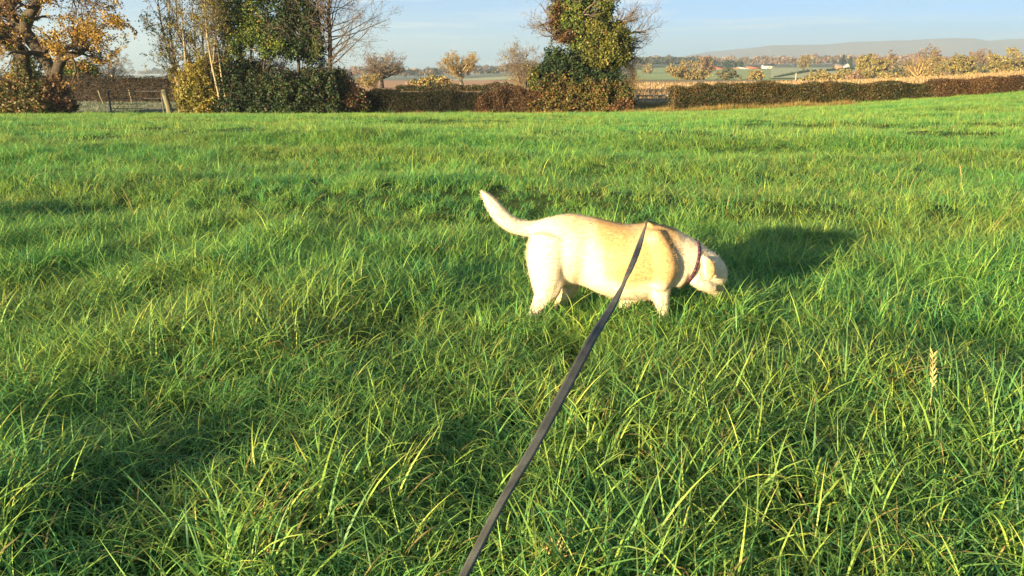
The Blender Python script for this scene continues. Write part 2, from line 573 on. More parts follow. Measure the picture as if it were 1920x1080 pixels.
def land_mat():
    """one sheet of ground: grass field, then rough ground, ploughland and far pasture by distance"""
    m, n, out = newmat('land')
    ge = n.nodes.new('ShaderNodeNewGeometry')
    sx = n.nodes.new('ShaderNodeSeparateXYZ')
    n.links.new(ge.outputs['Position'], sx.inputs[0])
    nz = n.nodes.new('ShaderNodeTexNoise')
    nz.inputs['Scale'].default_value = 6
    nz.inputs['Detail'].default_value = 6
    n.links.new(ge.outputs['Position'], nz.inputs['Vector'])
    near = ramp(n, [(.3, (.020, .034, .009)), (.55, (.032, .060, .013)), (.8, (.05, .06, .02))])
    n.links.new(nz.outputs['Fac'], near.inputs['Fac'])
    n2 = n.nodes.new('ShaderNodeTexNoise')
    n2.inputs['Scale'].default_value = .012
    n2.inputs['Detail'].default_value = 4
    n.links.new(ge.outputs['Position'], n2.inputs['Vector'])
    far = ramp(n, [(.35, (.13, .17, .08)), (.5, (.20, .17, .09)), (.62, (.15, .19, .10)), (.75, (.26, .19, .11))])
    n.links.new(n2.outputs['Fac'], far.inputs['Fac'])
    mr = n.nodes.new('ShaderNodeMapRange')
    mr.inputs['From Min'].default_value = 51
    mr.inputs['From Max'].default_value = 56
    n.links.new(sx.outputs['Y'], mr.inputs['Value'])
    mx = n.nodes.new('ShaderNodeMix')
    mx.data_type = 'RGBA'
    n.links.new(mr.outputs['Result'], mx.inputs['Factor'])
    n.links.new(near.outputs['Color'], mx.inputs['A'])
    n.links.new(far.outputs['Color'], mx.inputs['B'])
    pb = n.nodes.new('ShaderNodeBsdfPrincipled')
    pb.inputs['Roughness'].default_value = .95
    pb.inputs['Specular IOR Level'].default_value = .1
    n.links.new(mx.outputs['Result'], pb.inputs['Base Color'])
    n.links.new(pb.outputs[0], out.inputs['Surface'])
    return m


M['land'] = land_mat()

# ------------------------------------------------------------------ ground
ys = np.concatenate([np.arange(-40, -1, 3.), np.arange(-1, 8, .12), np.arange(8, 20, .25), np.arange(20, 62, .5),
                     np.arange(62, 120, 3), np.geomspace(120, 9000, 90)])
us = np.linspace(-1, 1, 127)
us = np.sign(us) * np.abs(us) ** 1.4
half = 14 + 1.3 * np.maximum(ys, 0) + np.where(ys < 0, 26, 0) * np.clip(-ys / 10, 0, 1)
GX = us[None, :] * half[:, None]
GY = np.broadcast_to(ys[:, None], GX.shape)
GZ = ground_z(GX, GY)
idx = np.arange(GX.size).reshape(GX.shape)
gq = np.stack([idx[:-1, :-1], idx[:-1, 1:], idx[1:, 1:], idx[1:, :-1]], -1).reshape(-1, 4)
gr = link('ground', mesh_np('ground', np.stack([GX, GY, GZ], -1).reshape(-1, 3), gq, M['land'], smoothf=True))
tag(gr, 'grassy field floor rolling away to hedges and far farmland', 'ground', kind='structure')


def sheet(name, label, mat, u0, u1, y0, y1, off, nu=30, ny=40, edge=0.0):
    """a field laid over the ground between two bearings (X/Y) and two distances"""
    yy = np.geomspace(y0, y1, ny)
    uu = np.linspace(0, 1, nu)
    a = u0 + (u1 - u0) * uu
    X = a[None] * yy[:, None]
    Y = np.broadcast_to(yy[:, None], X.shape) * (1 + edge * np.sin(a * 23)[None])
    Z = ground_z(X, Y) + off
    i = np.arange(X.size).reshape(X.shape)
    q = np.stack([i[:-1, :-1], i[:-1, 1:], i[1:, 1:], i[1:, :-1]], -1).reshape(-1, 4)
    o = link(name, mesh_np(name, np.stack([X, Y, Z], -1).reshape(-1, 3), q, mat, smoothf=True))
    return tag(o, label, 'field', kind='structure')


def field_mat(name, stops, scale, stretch, rot=0):
    m = rough_mat(name, stops, scale, rough=.95, bump=0, stretch=stretch, spec=.1)
    for nd in m.node_tree.nodes:
        if nd.type == 'MAPPING':
            nd.inputs['Rotation'].default_value = (0, 0, rot)
    return m


M['stub_soil'] = field_mat('stubble_soil', [(.3, (.18, .12, .06)), (.5, (.26, .175, .09)), (.7, (.34, .24, .12))], .9, (1, .06, 1), R(-58))
M['pink_field'] = field_mat('sunlit_ploughland', [(.3, (.36, .20, .115)), (.7, (.46, .28, .16))], .25, (1, .2, 1), R(40))
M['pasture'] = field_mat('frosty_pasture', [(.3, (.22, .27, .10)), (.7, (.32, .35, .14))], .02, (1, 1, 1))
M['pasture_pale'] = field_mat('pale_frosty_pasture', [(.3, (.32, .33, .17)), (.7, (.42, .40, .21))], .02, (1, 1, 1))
sheet('stubble_field', 'pale golden maize stubble field behind the hedge gap', M['stub_soil'], .07, .85, 57, 222, .06)
sheet('ploughed_field', 'reddish bare field behind the mid hedge', M['pink_field'], -.30, .06, 64, 252, .06)
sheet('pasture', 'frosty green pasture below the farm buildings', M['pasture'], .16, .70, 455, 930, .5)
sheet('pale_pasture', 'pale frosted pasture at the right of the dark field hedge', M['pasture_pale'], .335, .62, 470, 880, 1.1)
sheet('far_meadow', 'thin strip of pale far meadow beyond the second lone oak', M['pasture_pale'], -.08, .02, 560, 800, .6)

# ------------------------------------------------------------------ hills
hp = np.array([[700, 134], [950, 133], [1080, 129], [1180, 121], [1240, 113], [1280, 106], [1330, 97], [1400, 91], [1450, 85], [1550, 84],
               [1600, 79], [1700, 76], [1780, 72], [1830, 72.5], [1850, 77], [1920, 73], [2100, 70], [2500, 76], [3000, 95]])
HY = 4600.
px = np.linspace(700, 3000, 300)
top = np.array([pix(a, np.interp(a, hp[:, 0], hp[:, 1]) + 1.1 * (vnoise(a, 0, 40, 5) - .5) + .7 * (vnoise(a, 0, 9, 6) - .5), HY) for a in px])
rows = []
for k, t in enumerate(np.linspace(0, 1, 14)):
    w = math.sin(t * math.pi / 2)
    r = top.copy()
    r[:, 2] = -10 + (top[:, 2] + 10) * w + 9 * w * (1 - w) * (vnoise(top[:, 0], np.full(len(px), t * 800), 160, 8) - .5) * 2
    r[:, 1] = HY - 900 * (1 - t) ** 1.0
    r[:, 0] = top[:, 0] * (r[:, 1] / HY)
    rows.append(r)
bk = top.copy()
bk[:, 2] = -10
bk[:, 1] += 900
rows.append(bk)
HV = np.stack(rows)
i = np.arange(HV.shape[0] * HV.shape[1]).reshape(HV.shape[:2])
hq = np.stack([i[:-1, :-1], i[:-1, 1:], i[1:, 1:], i[1:, :-1]], -1).reshape(-1, 4)
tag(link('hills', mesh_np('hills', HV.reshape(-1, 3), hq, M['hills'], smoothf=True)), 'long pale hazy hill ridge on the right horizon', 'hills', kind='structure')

# ------------------------------------------------------------------ haze
SKYTOP = 232.
hz = Geo()
box(hz, (0, 2700, (SKYTOP - 40) / 2), (16000, 5750, SKYTOP + 40))
hm, n, out = newmat('haze_air')
pv = n.nodes.new('ShaderNodeVolumePrincipled')
pv.inputs['Color'].default_value = (.78, .95, 1, 1)
pv.inputs['Density'].default_value = .00027
pv.inputs['Anisotropy'].default_value = 0.26
n.links.new(pv.outputs[0], out.inputs['Volume'])
tag(hz.obj('haze', hm), 'thin pale morning haze', 'haze', kind='stuff')


# ------------------------------------------------------------------ meadow grass
def blade_clump(nb, hr, wid, segs, spread, bend=(.35, 1.25), dry=.06, seed=0):
    """one tuft of arching blades"""
    g = Geo()
    r = np.random.default_rng(seed)
    n = nb
    az = r.uniform(0, 2 * np.pi, n)
    h = r.uniform(hr[0], hr[1], n)
    b0 = np.stack([r.normal(0, spread, n), r.normal(0, spread, n), np.zeros(n) - .02], -1)
    lean0 = r.uniform(.03, .35, n)
    bd = r.uniform(bend[0], bend[1], n) * (h / hr[1]) ** .5
    kink = (r.uniform(0, 1, n) < .22) * r.uniform(.5, 1.1, n)
    kp = r.uniform(.5, .8, n)
    w = r.uniform(.65, 1.25, n) * wid
    tw = r.uniform(-.9, .9, n)
    t = np.linspace(0, 1, segs + 1)
    P = np.zeros((n, segs + 1, 3))
    P[:, 0] = b0
    W = np.zeros((n, segs + 1, 3))
    for k in range(segs + 1):
        a = lean0 + bd * t[k] ** 1.4 * 1.15 + kink * (t[k] > kp)
        azk = az + tw * .45 * t[k]
        d = np.stack([np.sin(a) * np.cos(azk), np.sin(a) * np.sin(azk), np.cos(a)], -1)
        if k:
            P[:, k] = P[:, k - 1] + d * (h / segs)[:, None]
        pr = 1.0 * min(1, .55 + t[k] * 1.6) * (1 - t[k] ** 2.6) + .03
        ra = azk + np.pi / 2 + tw * t[k] * 1.2
        sd = np.stack([np.cos(ra), np.sin(ra), .35 * np.sin(tw * 3 + t[k] * 2)], -1)
        W[:, k] = nrm(sd) * (w * .5 * pr)[:, None]
    V = np.stack([P - W, P + W], 2)
    i = np.arange(n * (segs + 1) * 2).reshape(n, segs + 1, 2)
    q = np.stack([i[:, :-1, 0], i[:, :-1, 1], i[:, 1:, 1], i[:, 1:, 0]], -1).reshape(-1, 4)
    T = np.zeros((n, segs + 1, 2, 3))
    c = np.clip(r.beta(2, 2.4, n), 0, 1)
    T[..., 0] = np.clip(c[:, None, None] + .12 * (t[None, :, None] - .5), 0, 1)
    T[..., 1] = r.uniform(0, 1, n)[:, None, None]
    isdry = (r.uniform(0, 1, n) < dry)
    tipdry = (r.uniform(0, 1, n) < .14)
    T[..., 2] = np.maximum(isdry[:, None, None] * .85, tipdry[:, None, None] * np.clip((t - .72) / .28, 0, 1)[None, :, None] * .8)
    g.add(V.reshape(-1, 3), q, T.reshape(-1, 3))
    return g


def make_sources(prefix, n, mat, fn):
    col = bpy.data.collections.new(prefix)
    for k in range(n):
        g = fn(k)
        V = np.concatenate(g.V)
        F = [np.concatenate(v) for v in g.F.values()]
        me = mesh_np(f'{prefix}_{k:02d}', V, F, mat, np.concatenate(g.T), True)
        col.objects.link(bpy.data.objects.new(f'{prefix}_{k:02d}', me))
    return col


def scatter(name, pts, rot, scl, which, col):
    me = bpy.data.meshes.new(name)
    me.vertices.add(len(pts))
    me.vertices.foreach_set('co', pts.astype(np.float32).ravel())
    a = me.attributes.new('rot', 'FLOAT_VECTOR', 'POINT')
    a.data.foreach_set('vector', rot.astype(np.float32).ravel())
    a = me.attributes.new('scl', 'FLOAT_VECTOR', 'POINT')
    a.data.foreach_set('vector', scl.astype(np.float32).ravel())
    a = me.attributes.new('which', 'INT', 'POINT')
    a.data.foreach_set('value', which.astype(np.int32))
    o = link(name, me)
    ng = bpy.data.node_groups.new(name + '_nodes', 'GeometryNodeTree')
    ng.interface.new_socket('Geometry', in_out='INPUT', socket_type='NodeSocketGeometry')
    ng.interface.new_socket('Geometry', in_out='OUTPUT', socket_type='NodeSocketGeometry')
    N = ng.nodes
    gi, go = N.new('NodeGroupInput'), N.new('NodeGroupOutput')
    ip = N.new('GeometryNodeInstanceOnPoints')
    ci = N.new('GeometryNodeCollectionInfo')
    ci.inputs['Collection'].default_value = col
    ci.inputs['Separate Children'].default_value = True
    ci.inputs['Reset Children'].default_value = True
    ip.inputs['Pick Instance'].default_value = True

    def attr(nm, dt):
        x = N.new('GeometryNodeInputNamedAttribute')
        x.data_type = dt
        x.inputs['Name'].default_value = nm
        return [s for s in x.outputs if s.name == 'Attribute' and s.enabled][0]
    er = N.new('FunctionNodeEulerToRotation')
    L = ng.links.new
    L(gi.outputs[0], ip.inputs['Points'])
    L(ci.outputs[0], ip.inputs['Instance'])
    L(attr('which', 'INT'), ip.inputs['Instance Index'])
    L(attr('rot', 'FLOAT_VECTOR'), er.inputs[0])
    L(er.outputs[0], ip.inputs['Rotation'])
    L(attr('scl', 'FLOAT_VECTOR'), ip.inputs['Scale'])
    L(ip.outputs[0], go.inputs[0])
    md = o.modifiers.new('scatter', 'NODES')
    md.node_group = ng
    return o


NA = 9
colA = make_sources('near_tuft', NA, M['grass'], lambda k: blade_clump(34, (.08, .33), .0052, 7, .05, (.6, 2.6), .05, 100 + k))
colB = make_sources('mid_tuft', NA, M['grass'], lambda k: blade_clump(27, (.08, .29), .0060, 5, .06, (.45, 2.0), .07, 200 + k))
colC = make_sources('far_tuft', NA, M['grass'], lambda k: blade_clump(28, (.08, .26), .0085, 3, .12, (.3, 1.1), .06, 300 + k))


def ring(y0, y1, dens, side):
    n = int(dens * (side(y0) + side(y1)) * (y1 - y0))
    Y = np.sqrt(rng.uniform(y0 * y0, y1 * y1, n * 2)) if y0 > 3 else rng.uniform(y0, y1, n * 2)
    X = rng.uniform(-1, 1, n * 2) * side(y1)
    k = np.abs(X) < side(Y)
    return X[k][:n], Y[k][:n]


def tall(X, Y):
    """height factor of the sward"""
    a = vnoise(X, Y, .42, 11)
    b = vnoise(X + .3 * Y, Y, 1.7, 12)
    c = vnoise(X * .5, Y, 3.5, 13)
    d = vnoise(X * .22 + .1 * Y, Y, 2.2, 14)
    f = .44 + .62 * a ** 1.3 + .32 * (b - .3) + .14 * (c - .5) + .20 * (d - .5)
    f = f * (1 + smooth(5, 11, Y) * (.75 * (vnoise(X * .55 + .1 * Y, Y, .9, 18) - .45) + .5 * (vnoise(X, Y, .35, 19) - .5)))
    dog = np.exp(-(((X - .50) / .75) ** 2 + ((Y - 3.35) / .55) ** 2))
    f = f * (1 - .32 * dog)
    near = 1 + .12 * (1 - smooth(1.6, 3.2, Y))
    return np.clip(f * near, .2, 1.6)


def scatter_grass(name, label, X, Y, col, base=1.0, extra=None):
    Z = ground_z(X, Y)
    h = tall(X, Y) * base * rng.uniform(.8, 1.2, len(X))
    # sward leans a little to the right and away, more where it is tall
    lx = .10 + .30 * (vnoise(X, Y, 1.1, 21) - .5)
    ly = .30 * (vnoise(X, Y, 1.3, 22) - .5)
    rot = np.stack([-ly, lx, rng.uniform(0, 2 * np.pi, len(X))], -1)
    scl = np.stack([h ** .5, h ** .5, h], -1)
    o = scatter(name, np.stack([X, Y, Z], -1), rot, scl, rng.integers(0, NA, len(X)), col)
    return tag(o, label, 'grass', kind='stuff')


X, Y = ring(.7, 6.5, 215, lambda y: .74 * y + 1.6)
scatter_grass('meadow_grass', 'long lush dewy pasture grass in the foreground', X, Y, colA)
X, Y = ring(6.5, 17, 110, lambda y: .74 * y + 1.6)
scatter_grass('pasture_grass', 'long pasture grass across the middle of the field', X, Y, colB, .98)
X, Y = ring(17, 51, 38, lambda y: .76 * y + 2)
k = ~((Y > 47) & (X < -12))
scatter_grass('field_grass', 'sunlit grass of the far half of the field up to the hedges', X[k], Y[k], colC, .95)
colT = make_sources('tall_tuft', NA, M['grass'], lambda k: blade_clump(6, (.26, .50), .0066, 7, .05, (.5, 2.2), .18, 600 + k))
X, Y = ring(2.0, 46, 1.5, lambda y: .76 * y + 1.6)
k = (vnoise(X, Y, 1.3, 15) > .42) & (np.hypot(X - .5, (Y - 3.3) * 1.2) > 1.0) & ~((Y > 45) & (X < -12))
scatter_grass('tall_grass', 'scattered taller arching grass blades standing above the sward', X[k], Y[k], colT, 1.15)

# ------------------------------------------------------------------ plants
def mpp(Y):
    return .965 * Y / FPX


def lerp_path(path, n):
    """path rows (px, ytop, ybase, Y) -> world X, Y, ztop, zbase along it"""
    p = np.asarray(path, float)
    W = []
    for a, yt, yb, Y in p:
        t = pix(a, yt, Y)
        b = pix(a, yb, Y)
        W.append((b[0], Y, t[2], gz(b[0], Y)))
    W = np.array(W)
    s = np.concatenate([[0], np.cumsum(np.hypot(np.diff(W[:, 0]), np.diff(W[:, 1])))])
    q = np.linspace(0, s[-1], n)
    return np.stack([np.interp(q, s, W[:, k]) for k in range(4)], -1), s[-1]


def hedge(name, label, path, depth, leafm, corem, nleaf, ntwig, twigm, group=None, lsize=(.04, .088), rough_top=.055, dry=.12, ragged=.14):
    S, L = lerp_path(path, max(20, int(40)))
    c = S.mean(0)
    root = thing(name, label, 'hedge', (c[0], c[1], c[3]), group)
    org = np.array([c[0], c[1], c[3]])
    # core: a lumpy closed ribbon of inner branches
    n = len(S)
    ins = .20
    prof = []
    for k in range(n):
        X, Y, zt, zb = S[k]
        nz = lambda a: (vnoise(X * 3 + a * 7, Y, .8, 31) - .5)
        zt2 = zt - ins + nz(0) * .2
        prof.append([(X, Y - depth / 2 + ins + nz(1) * .25, zb - .1), (X, Y - depth / 2 + ins + nz(2) * .3, zb + .5 * (zt2 - zb)), (X, Y - depth / 2 + ins * 1.5 + nz(3) * .2, zt2),
                     (X, Y + depth / 2 - ins * 1.5, zt2 + nz(4) * .1), (X, Y + depth / 2 - ins, zb - .1)])
    V = np.array(prof).reshape(-1, 3)
    i = np.arange(n * 5).reshape(n, 5)
    q = np.stack([i[:-1, :-1], i[1:, :-1], i[1:, 1:], i[:-1, 1:]], -1).reshape(-1, 4)
    caps = np.array([[i[0, 0], i[0, 1], i[0, 3], i[0, 4]], [i[-1, 0], i[-1, 4], i[-1, 3], i[-1, 1]]])
    g = Geo().add(V, [q, caps])
    g.obj('branch_core', corem, root, org)
    # leaves over front, top, back and ends

    def surf(m, inset):
        t = rng.uniform(0, 1, m)
        f = t * (n - 1)
        k = np.minimum(f.astype(int), n - 2)
        u = (f - k)[:, None]
        s = S[k] * (1 - u) + S[k + 1] * u
        H = s[:, 2] - s[:, 3]
        H = H * (1 + rough_top * 2 * (vnoise(s[:, 0], s[:, 1], .9, 33) - .5) + rough_top * (vnoise(s[:, 0], s[:, 1], .3, 34) - .5))
        w = rng.uniform(0, 1, m)
        fr = w < .55
        tp = (w >= .55) & (w < .86)
        yy = np.where(fr, -depth / 2, np.where(tp, rng.uniform(-depth / 2, depth / 2, m), depth / 2))
        hh = np.where(tp, H, rng.uniform(0, 1, m) ** .9 * H)
        en = rng.uniform(0, 1, m) < min(.12, .35 * depth / max(L, 1.))
        lft = rng.uniform(0, 1, m) < .5
        bulge = .10 * np.sin(hh / np.maximum(H, .1) * 3.0)
        lump = ragged * 2.2 * (vnoise(s[:, 0], hh * 1.2, .55, 35) - .45)
        nrmv = np.zeros((m, 3))
        nrmv[:, 1] = np.where(fr, -1, np.where(tp, 0, 1))
        nrmv[:, 2] = np.where(tp, 1, .25)
        es = np.where(lft[:, None], S[0], S[-1])
        s = np.where(en[:, None], es, s)
        yy = np.where(en, rng.uniform(-depth / 2, depth / 2, m), yy)
        hh = np.where(en, rng.uniform(0, 1, m) * (s[:, 2] - s[:, 3]), hh)
        nrmv[en] = np.stack([np.where(lft[en], -1, 1), -.1 * np.ones(en.sum()), .2 * np.ones(en.sum())], -1)
        P = np.stack([s[:, 0], s[:, 1] + yy, s[:, 3] + hh], -1)
        P = P + nrmv * (lump + bulge - inset * rng.uniform(0, 1, m) ** 1.6)[:, None] + rng.normal(0, .03, (m, 3))
        return P, nrmv
    P, nv = surf(nleaf, .3)
    T = clump_tint(P, .5, dry)
    T[:, 0] = np.clip(T[:, 0] * .7 + .9 * (vnoise(P[:, 0], P[:, 2], 1.7, 36) - .4), 0, 1)
    g = Geo()
    V, F, T = quads(P, rng.uniform(*lsize, nleaf), T, norm=nv * .25)
    g.add(V, F, T)
    g.obj('foliage', leafm, root, org)
    if not ntwig:
        return root
    P, nv = surf(ntwig, .3)
    d = nrm(nv * .8 + rng.normal(0, .6, (ntwig, 3)) + np.array([0, 0, .5]))
    L_ = rng.uniform(.15, .42, ntwig)[:, None]
    tp = np.stack([P - d * L_ * .6, P + rng.normal(0, .02, (ntwig, 3)), P + d * L_ * .42], 1)
    V, F = tubes(tp, np.full((ntwig, 3), 1.) * np.array([.010, .008, .004]), 3)
    g = Geo().add(V, F)
    g.obj('twigs', twigm, root, org)
    return root


def bush(name, label, cat, blobs, leafm, nleaf, lsize, stemm=None, nstem=40, dry=.05, group=None, lump=.28, shell=.45, base_py=None, stem_len=1.0, root=None, part='foliage', weight=1, upd=0.):
    """blobs: (px,py,rx,ry,Y[,ryd]) in photo pixels; foliage of loose leaves round stems that rise from the ground"""
    B = []
    for b in blobs:
        px_, py_, rx, ry, Y = b[:5]
        s = mpp(Y)
        B.append((pix(px_, py_, Y), np.array([rx * s, (b[5] if len(b) > 5 else (rx + ry) / 2) * s * .8, ry * s])))
    if root is None:
        x0 = np.mean([c[0] for c, _ in B])
        Y0 = np.mean([c[1] for c, _ in B])
        root = thing(name, label, cat, (x0, Y0, gz(x0, Y0)), group)
    org = np.array(root.location)
    vol = np.array([np.prod(r) ** .67 for _, r in B])
    ns = (nleaf * vol / vol.sum()).astype(int)
    g = Geo()
    for (c, r), k in zip(B, ns):
        P, d = blob_points(c, r, k, shell, lump)
        keep = P[:, 2] > ground_z(P[:, 0], P[:, 1], False) - .02
        P, d = P[keep], d[keep]
        T = clump_tint(P, .55, dry)
        V, F, T = quads(P, rng.uniform(*lsize, len(P)), T, norm=d * .7, updir=upd)
        g.add(V, F, T)
    g.obj(part, leafm, root, org)
    if stemm is not None and nstem:
        g = Geo()
        ends, starts = [], []
        for (c, r), k in zip(B, np.maximum(3, (nstem * vol / vol.sum()).astype(int))):
            P, d = blob_points(c, r * stem_len, k, .75, .2)
            b = np.stack([c[0] + rng.normal(0, r[0] * .3, k), c[1] + rng.normal(0, r[1] * .25, k), np.zeros(k)], -1)
            b[:, 2] = np.minimum(ground_z(b[:, 0], b[:, 1], False), c[2] - r[2] * .6)
            ends.append(P)
            starts.append(b)
        E, S_ = np.concatenate(ends), np.concatenate(starts)
        t = np.linspace(0, 1, 6)[None, :, None]
        mid = (S_ + E) / 2 + rng.normal(0, .12, E.shape) * np.linalg.norm(E - S_, axis=1, keepdims=True)
        P = (1 - t) ** 2 * S_[:, None] + 2 * t * (1 - t) * mid[:, None] + t * t * E[:, None]
        r0 = .012 * np.linalg.norm(E - S_, axis=1) ** .7 + .006
        rr = r0[:, None] * (1 - .75 * np.linspace(0, 1, 6))[None]
        V, F = tubes(P, rr, 4)
        g.add(V, F)
        P2, r2 = grow(P, rr, 5, .35, 1., (20, 70), .35, .4, 4, .25, .1, .6)
        V, F = tubes(P2, np.maximum(r2, .004), 3)
        g.add(V, F)
        g.obj('stems', stemm, root, org)
    return root


def branches(P, Rr, levels, g_limb, g_twig, nlimb=1):
    """levels: list of dicts for grow(); thick ones to g_limb, thin ones to g_twig; returns last level"""
    last = None
    for k, lv in enumerate(levels):
        P, Rr = grow(P, Rr, **lv)
        mn = lv.get('tip', .25)
        sides = 5 if k < nlimb else 3
        V, F = tubes(P, np.maximum(Rr, .0035), sides)
        (g_limb if k < nlimb else g_twig).add(V, F)
        last = P
    return last


def bare_tree(name, label, base_px, base_py, top_py, Y, spread, barkm, twigm, seed, trunk_r=.03, leafm=None, nleaf=0, lsize=(.06, .12), fork=.3, group=None, cat='tree', n1=13, n2=7, n3=6, n4=4, up=.12, lean=0., dry=.1, ang1=(35, 75), sink=0.0):
    """a spreading winter tree: short trunk, limbs, boughs and fine twigs"""
    global rng
    old = rng
    rng = np.random.default_rng(seed)
    b = pix(base_px, base_py, Y)
    b[2] = gz(b[0], Y) - .1 - sink
    top = pix(base_px, top_py, Y)
    H = top[2] - b[2]
    root = thing(name, label, cat, b, group)
    gl, gt = Geo(), Geo()
    K = 9
    t = np.linspace(0, 1, K)
    tr = np.stack([b[0] + lean * H * t + np.cumsum(rng.normal(0, .012 * H, K)), b[1] + np.cumsum(rng.normal(0, .012 * H, K)), b[2] + H * .74 * t], -1)
    rr = trunk_r * H * (1 - .72 * t) + .0 * t
    rr[0] *= 1.45
    P, Rr = tr[None], rr[None]
    V, F = tubes(P, Rr, 9)
    gl.add(V, F)
    lv = [dict(n=n1, t0=fork, t1=1., ang=ang1, lenf=spread, fall=.42, K=8, wig=.15, up=up, rf=.62, tip=.3),
          dict(n=n2, t0=.25, t1=1., ang=(25, 65), lenf=.48, fall=.35, K=6, wig=.18, up=up * .7, rf=.6, tip=.3),
          dict(n=n3, t0=.2, t1=1., ang=(25, 65), lenf=.48, fall=.3, K=4, wig=.2, up=.06, rf=.6, tip=.35, maxr=.02)]
    if n4:
        lv.append(dict(n=n4, t0=.2, t1=1., ang=(25, 60), lenf=.5, fall=.3, K=3, wig=.2, up=.04, rf=.6, tip=.4, maxr=.010))
    last = branches(P, Rr, lv, gl, gt, 2)
    gl.obj('trunk', barkm, root, b, True)
    gt.obj('crown', twigm, root, b)
    if leafm and nleaf:
        k = rng.integers(0, len(last), nleaf)
        C = last[k, -1] + rng.normal(0, .05, (nleaf, 3))
        V, F, T = quads(C, rng.uniform(*lsize, nleaf), clump_tint(C, 1.2, dry))
        Geo().add(V, F, T).obj('leaves', leafm, root, b)
    rng = old
    return root


def dome_tree(name, label, base_px, base_py, cx, cy, rx, ry, Y, barkm, twigm, seed, tr_px=3., nlimb=16, n1=7, n2=6, n3=5, leafm=None, nleaf=0, lsize=(.06, .12), fork=.3, group=None, cat='tree', dry=.1, rmin=None, low=-.35, sink=0., stems=1):
    """a tree whose limbs reach out to a measured crown dome"""
    global rng
    old = rng
    rng = np.random.default_rng(seed)
    s = mpp(Y)
    rmin = rmin or .00009 * Y
    b = pix(base_px, base_py, Y)
    b[2] = gz(b[0], Y) - .1 - sink
    c = pix(cx, cy, Y)
    rad = np.array([rx * s, (rx + ry) / 2 * s, ry * s])
    root = thing(name, label, cat, b, group)
    gl, gt = Geo(), Geo()
    H = c[2] - b[2]
    tt = np.linspace(0, 1, 9)
    tops = []
    for k in range(stems):
        f = b + (c - b) * .95 + rng.normal(0, .05, 3) * H + (np.array([rng.normal(0, .25) * rad[0], rng.normal(0, .2) * rad[1], 0]) if stems > 1 else 0)
        tr = b + (f - b) * tt[:, None] + np.array([1, .6, 0]) * (np.sin(tt * 5 + seed) * .02 * H * tt)[:, None]
        r = tr_px * s / 2 * (1 - .62 * tt)
        r[0] *= 1.5
        r[1] *= 1.12
        V, F = tubes(tr[None], r[None], 9)
        gl.add(V, F)
        tops.append((tr, r))
    d = nrm(rng.normal(size=(nlimb * 4, 3)))
    d = d[d[:, 2] > low][:nlimb]
    nl = len(d)
    E = c + d * rad * rng.uniform(.72, .98, (nl, 1))
    ki = rng.integers(0, stems, nl)
    f = np.clip(fork + (1 - fork) * rng.uniform(0, 1, nl) * (.45 + .55 * (d[:, 2] + 1) / 2), 0, .98)
    i = (f * 8).astype(int)
    A = np.array([tops[k][0][a] for k, a in zip(ki, i)])
    ra = np.array([tops[k][1][a] for k, a in zip(ki, i)]) * .62
    mid = A * .55 + E * .45 + np.array([0, 0, 1]) * (rng.uniform(-.05, .22, nl) * rad[2])[:, None] + rng.normal(0, .1, (nl, 3)) * rad
    t = np.linspace(0, 1, 9)[None, :, None]
    P = (1 - t) ** 2 * A[:, None] + 2 * t * (1 - t) * mid[:, None] + t * t * E[:, None]
    P[:, 1:-1] += rng.normal(0, .022, P[:, 1:-1].shape) * rad.mean()
    R_ = ra[:, None] * (1 - .8 * np.linspace(0, 1, 9))[None]
    V, F = tubes(P, np.maximum(R_, rmin * 1.4), 6)
    gl.add(V, F)
    last = [P[:, -1]]
    for n_, lf, K_, md in ((n1, .42, 6, .7), (n2, .5, 5, .6), (n3, .55, 3, .6)):
        if not n_:
            continue
        P, R_ = grow(P, R_, n_, .25, 1., (25, 65), lf, .35, K_, .17, .05, md, .35)
        V, F = tubes(P, np.maximum(R_, rmin), 3)
        gt.add(V, F)
        last.append(P[:, -1])
    gl.obj('trunk', barkm, root, b, True)
    gt.obj('crown', twigm, root, b)
    if leafm and nleaf:
        q = np.concatenate(last)
        C = q[rng.integers(0, len(q), nleaf)] + rng.normal(0, .04, (nleaf, 3)) * rad
        V, F, T = quads(C, rng.uniform(*lsize, nleaf), clump_tint(C, rad[0] * .4, dry), aspect=.7)
        Geo().add(V, F, T).obj('leaves', leafm, root, b)
    rng = old
    return root


TW = []
# --- far hedge, left of the gate, behind the lane
hedge('hedge', 'long dark brown hedge running behind the field gate at the left', [(-260, 134, 190, 60), (60, 137, 190, 60), (200, 142, 189, 61), (340, 145, 188, 62), (420, 146, 188, 62)], 1.4, M['hedge_dark'], M['hedge_core'], 20000, 3500, M['twig_brown'], dry=.3)
# --- mid hedge
hedge('hedge', 'dark clipped hedge between the tree clump and the ivy covered tree', [(640, 168, 217, 50.5), (760, 174, 218, 50.5), (900, 172, 217, 50.5), (968, 174, 216, 50.5)], 1.5, M['hedge_dark'], M['hedge_core'], 22000, 7000, M['twig_dark'], dry=.05, ragged=.16)
hedge('hedge', 'short rusty brown stretch of hedge at the left foot of the ivy covered tree', [(896, 178, 216, 50.42), (930, 171, 216, 50.42), (965, 167, 216, 50.42), (1035, 172, 214, 50.42)], 1.62, M['rust_leaf'], M['hedge_core_warm'], 11000, 1800, M['twig_brown'], dry=.3, ragged=.2)
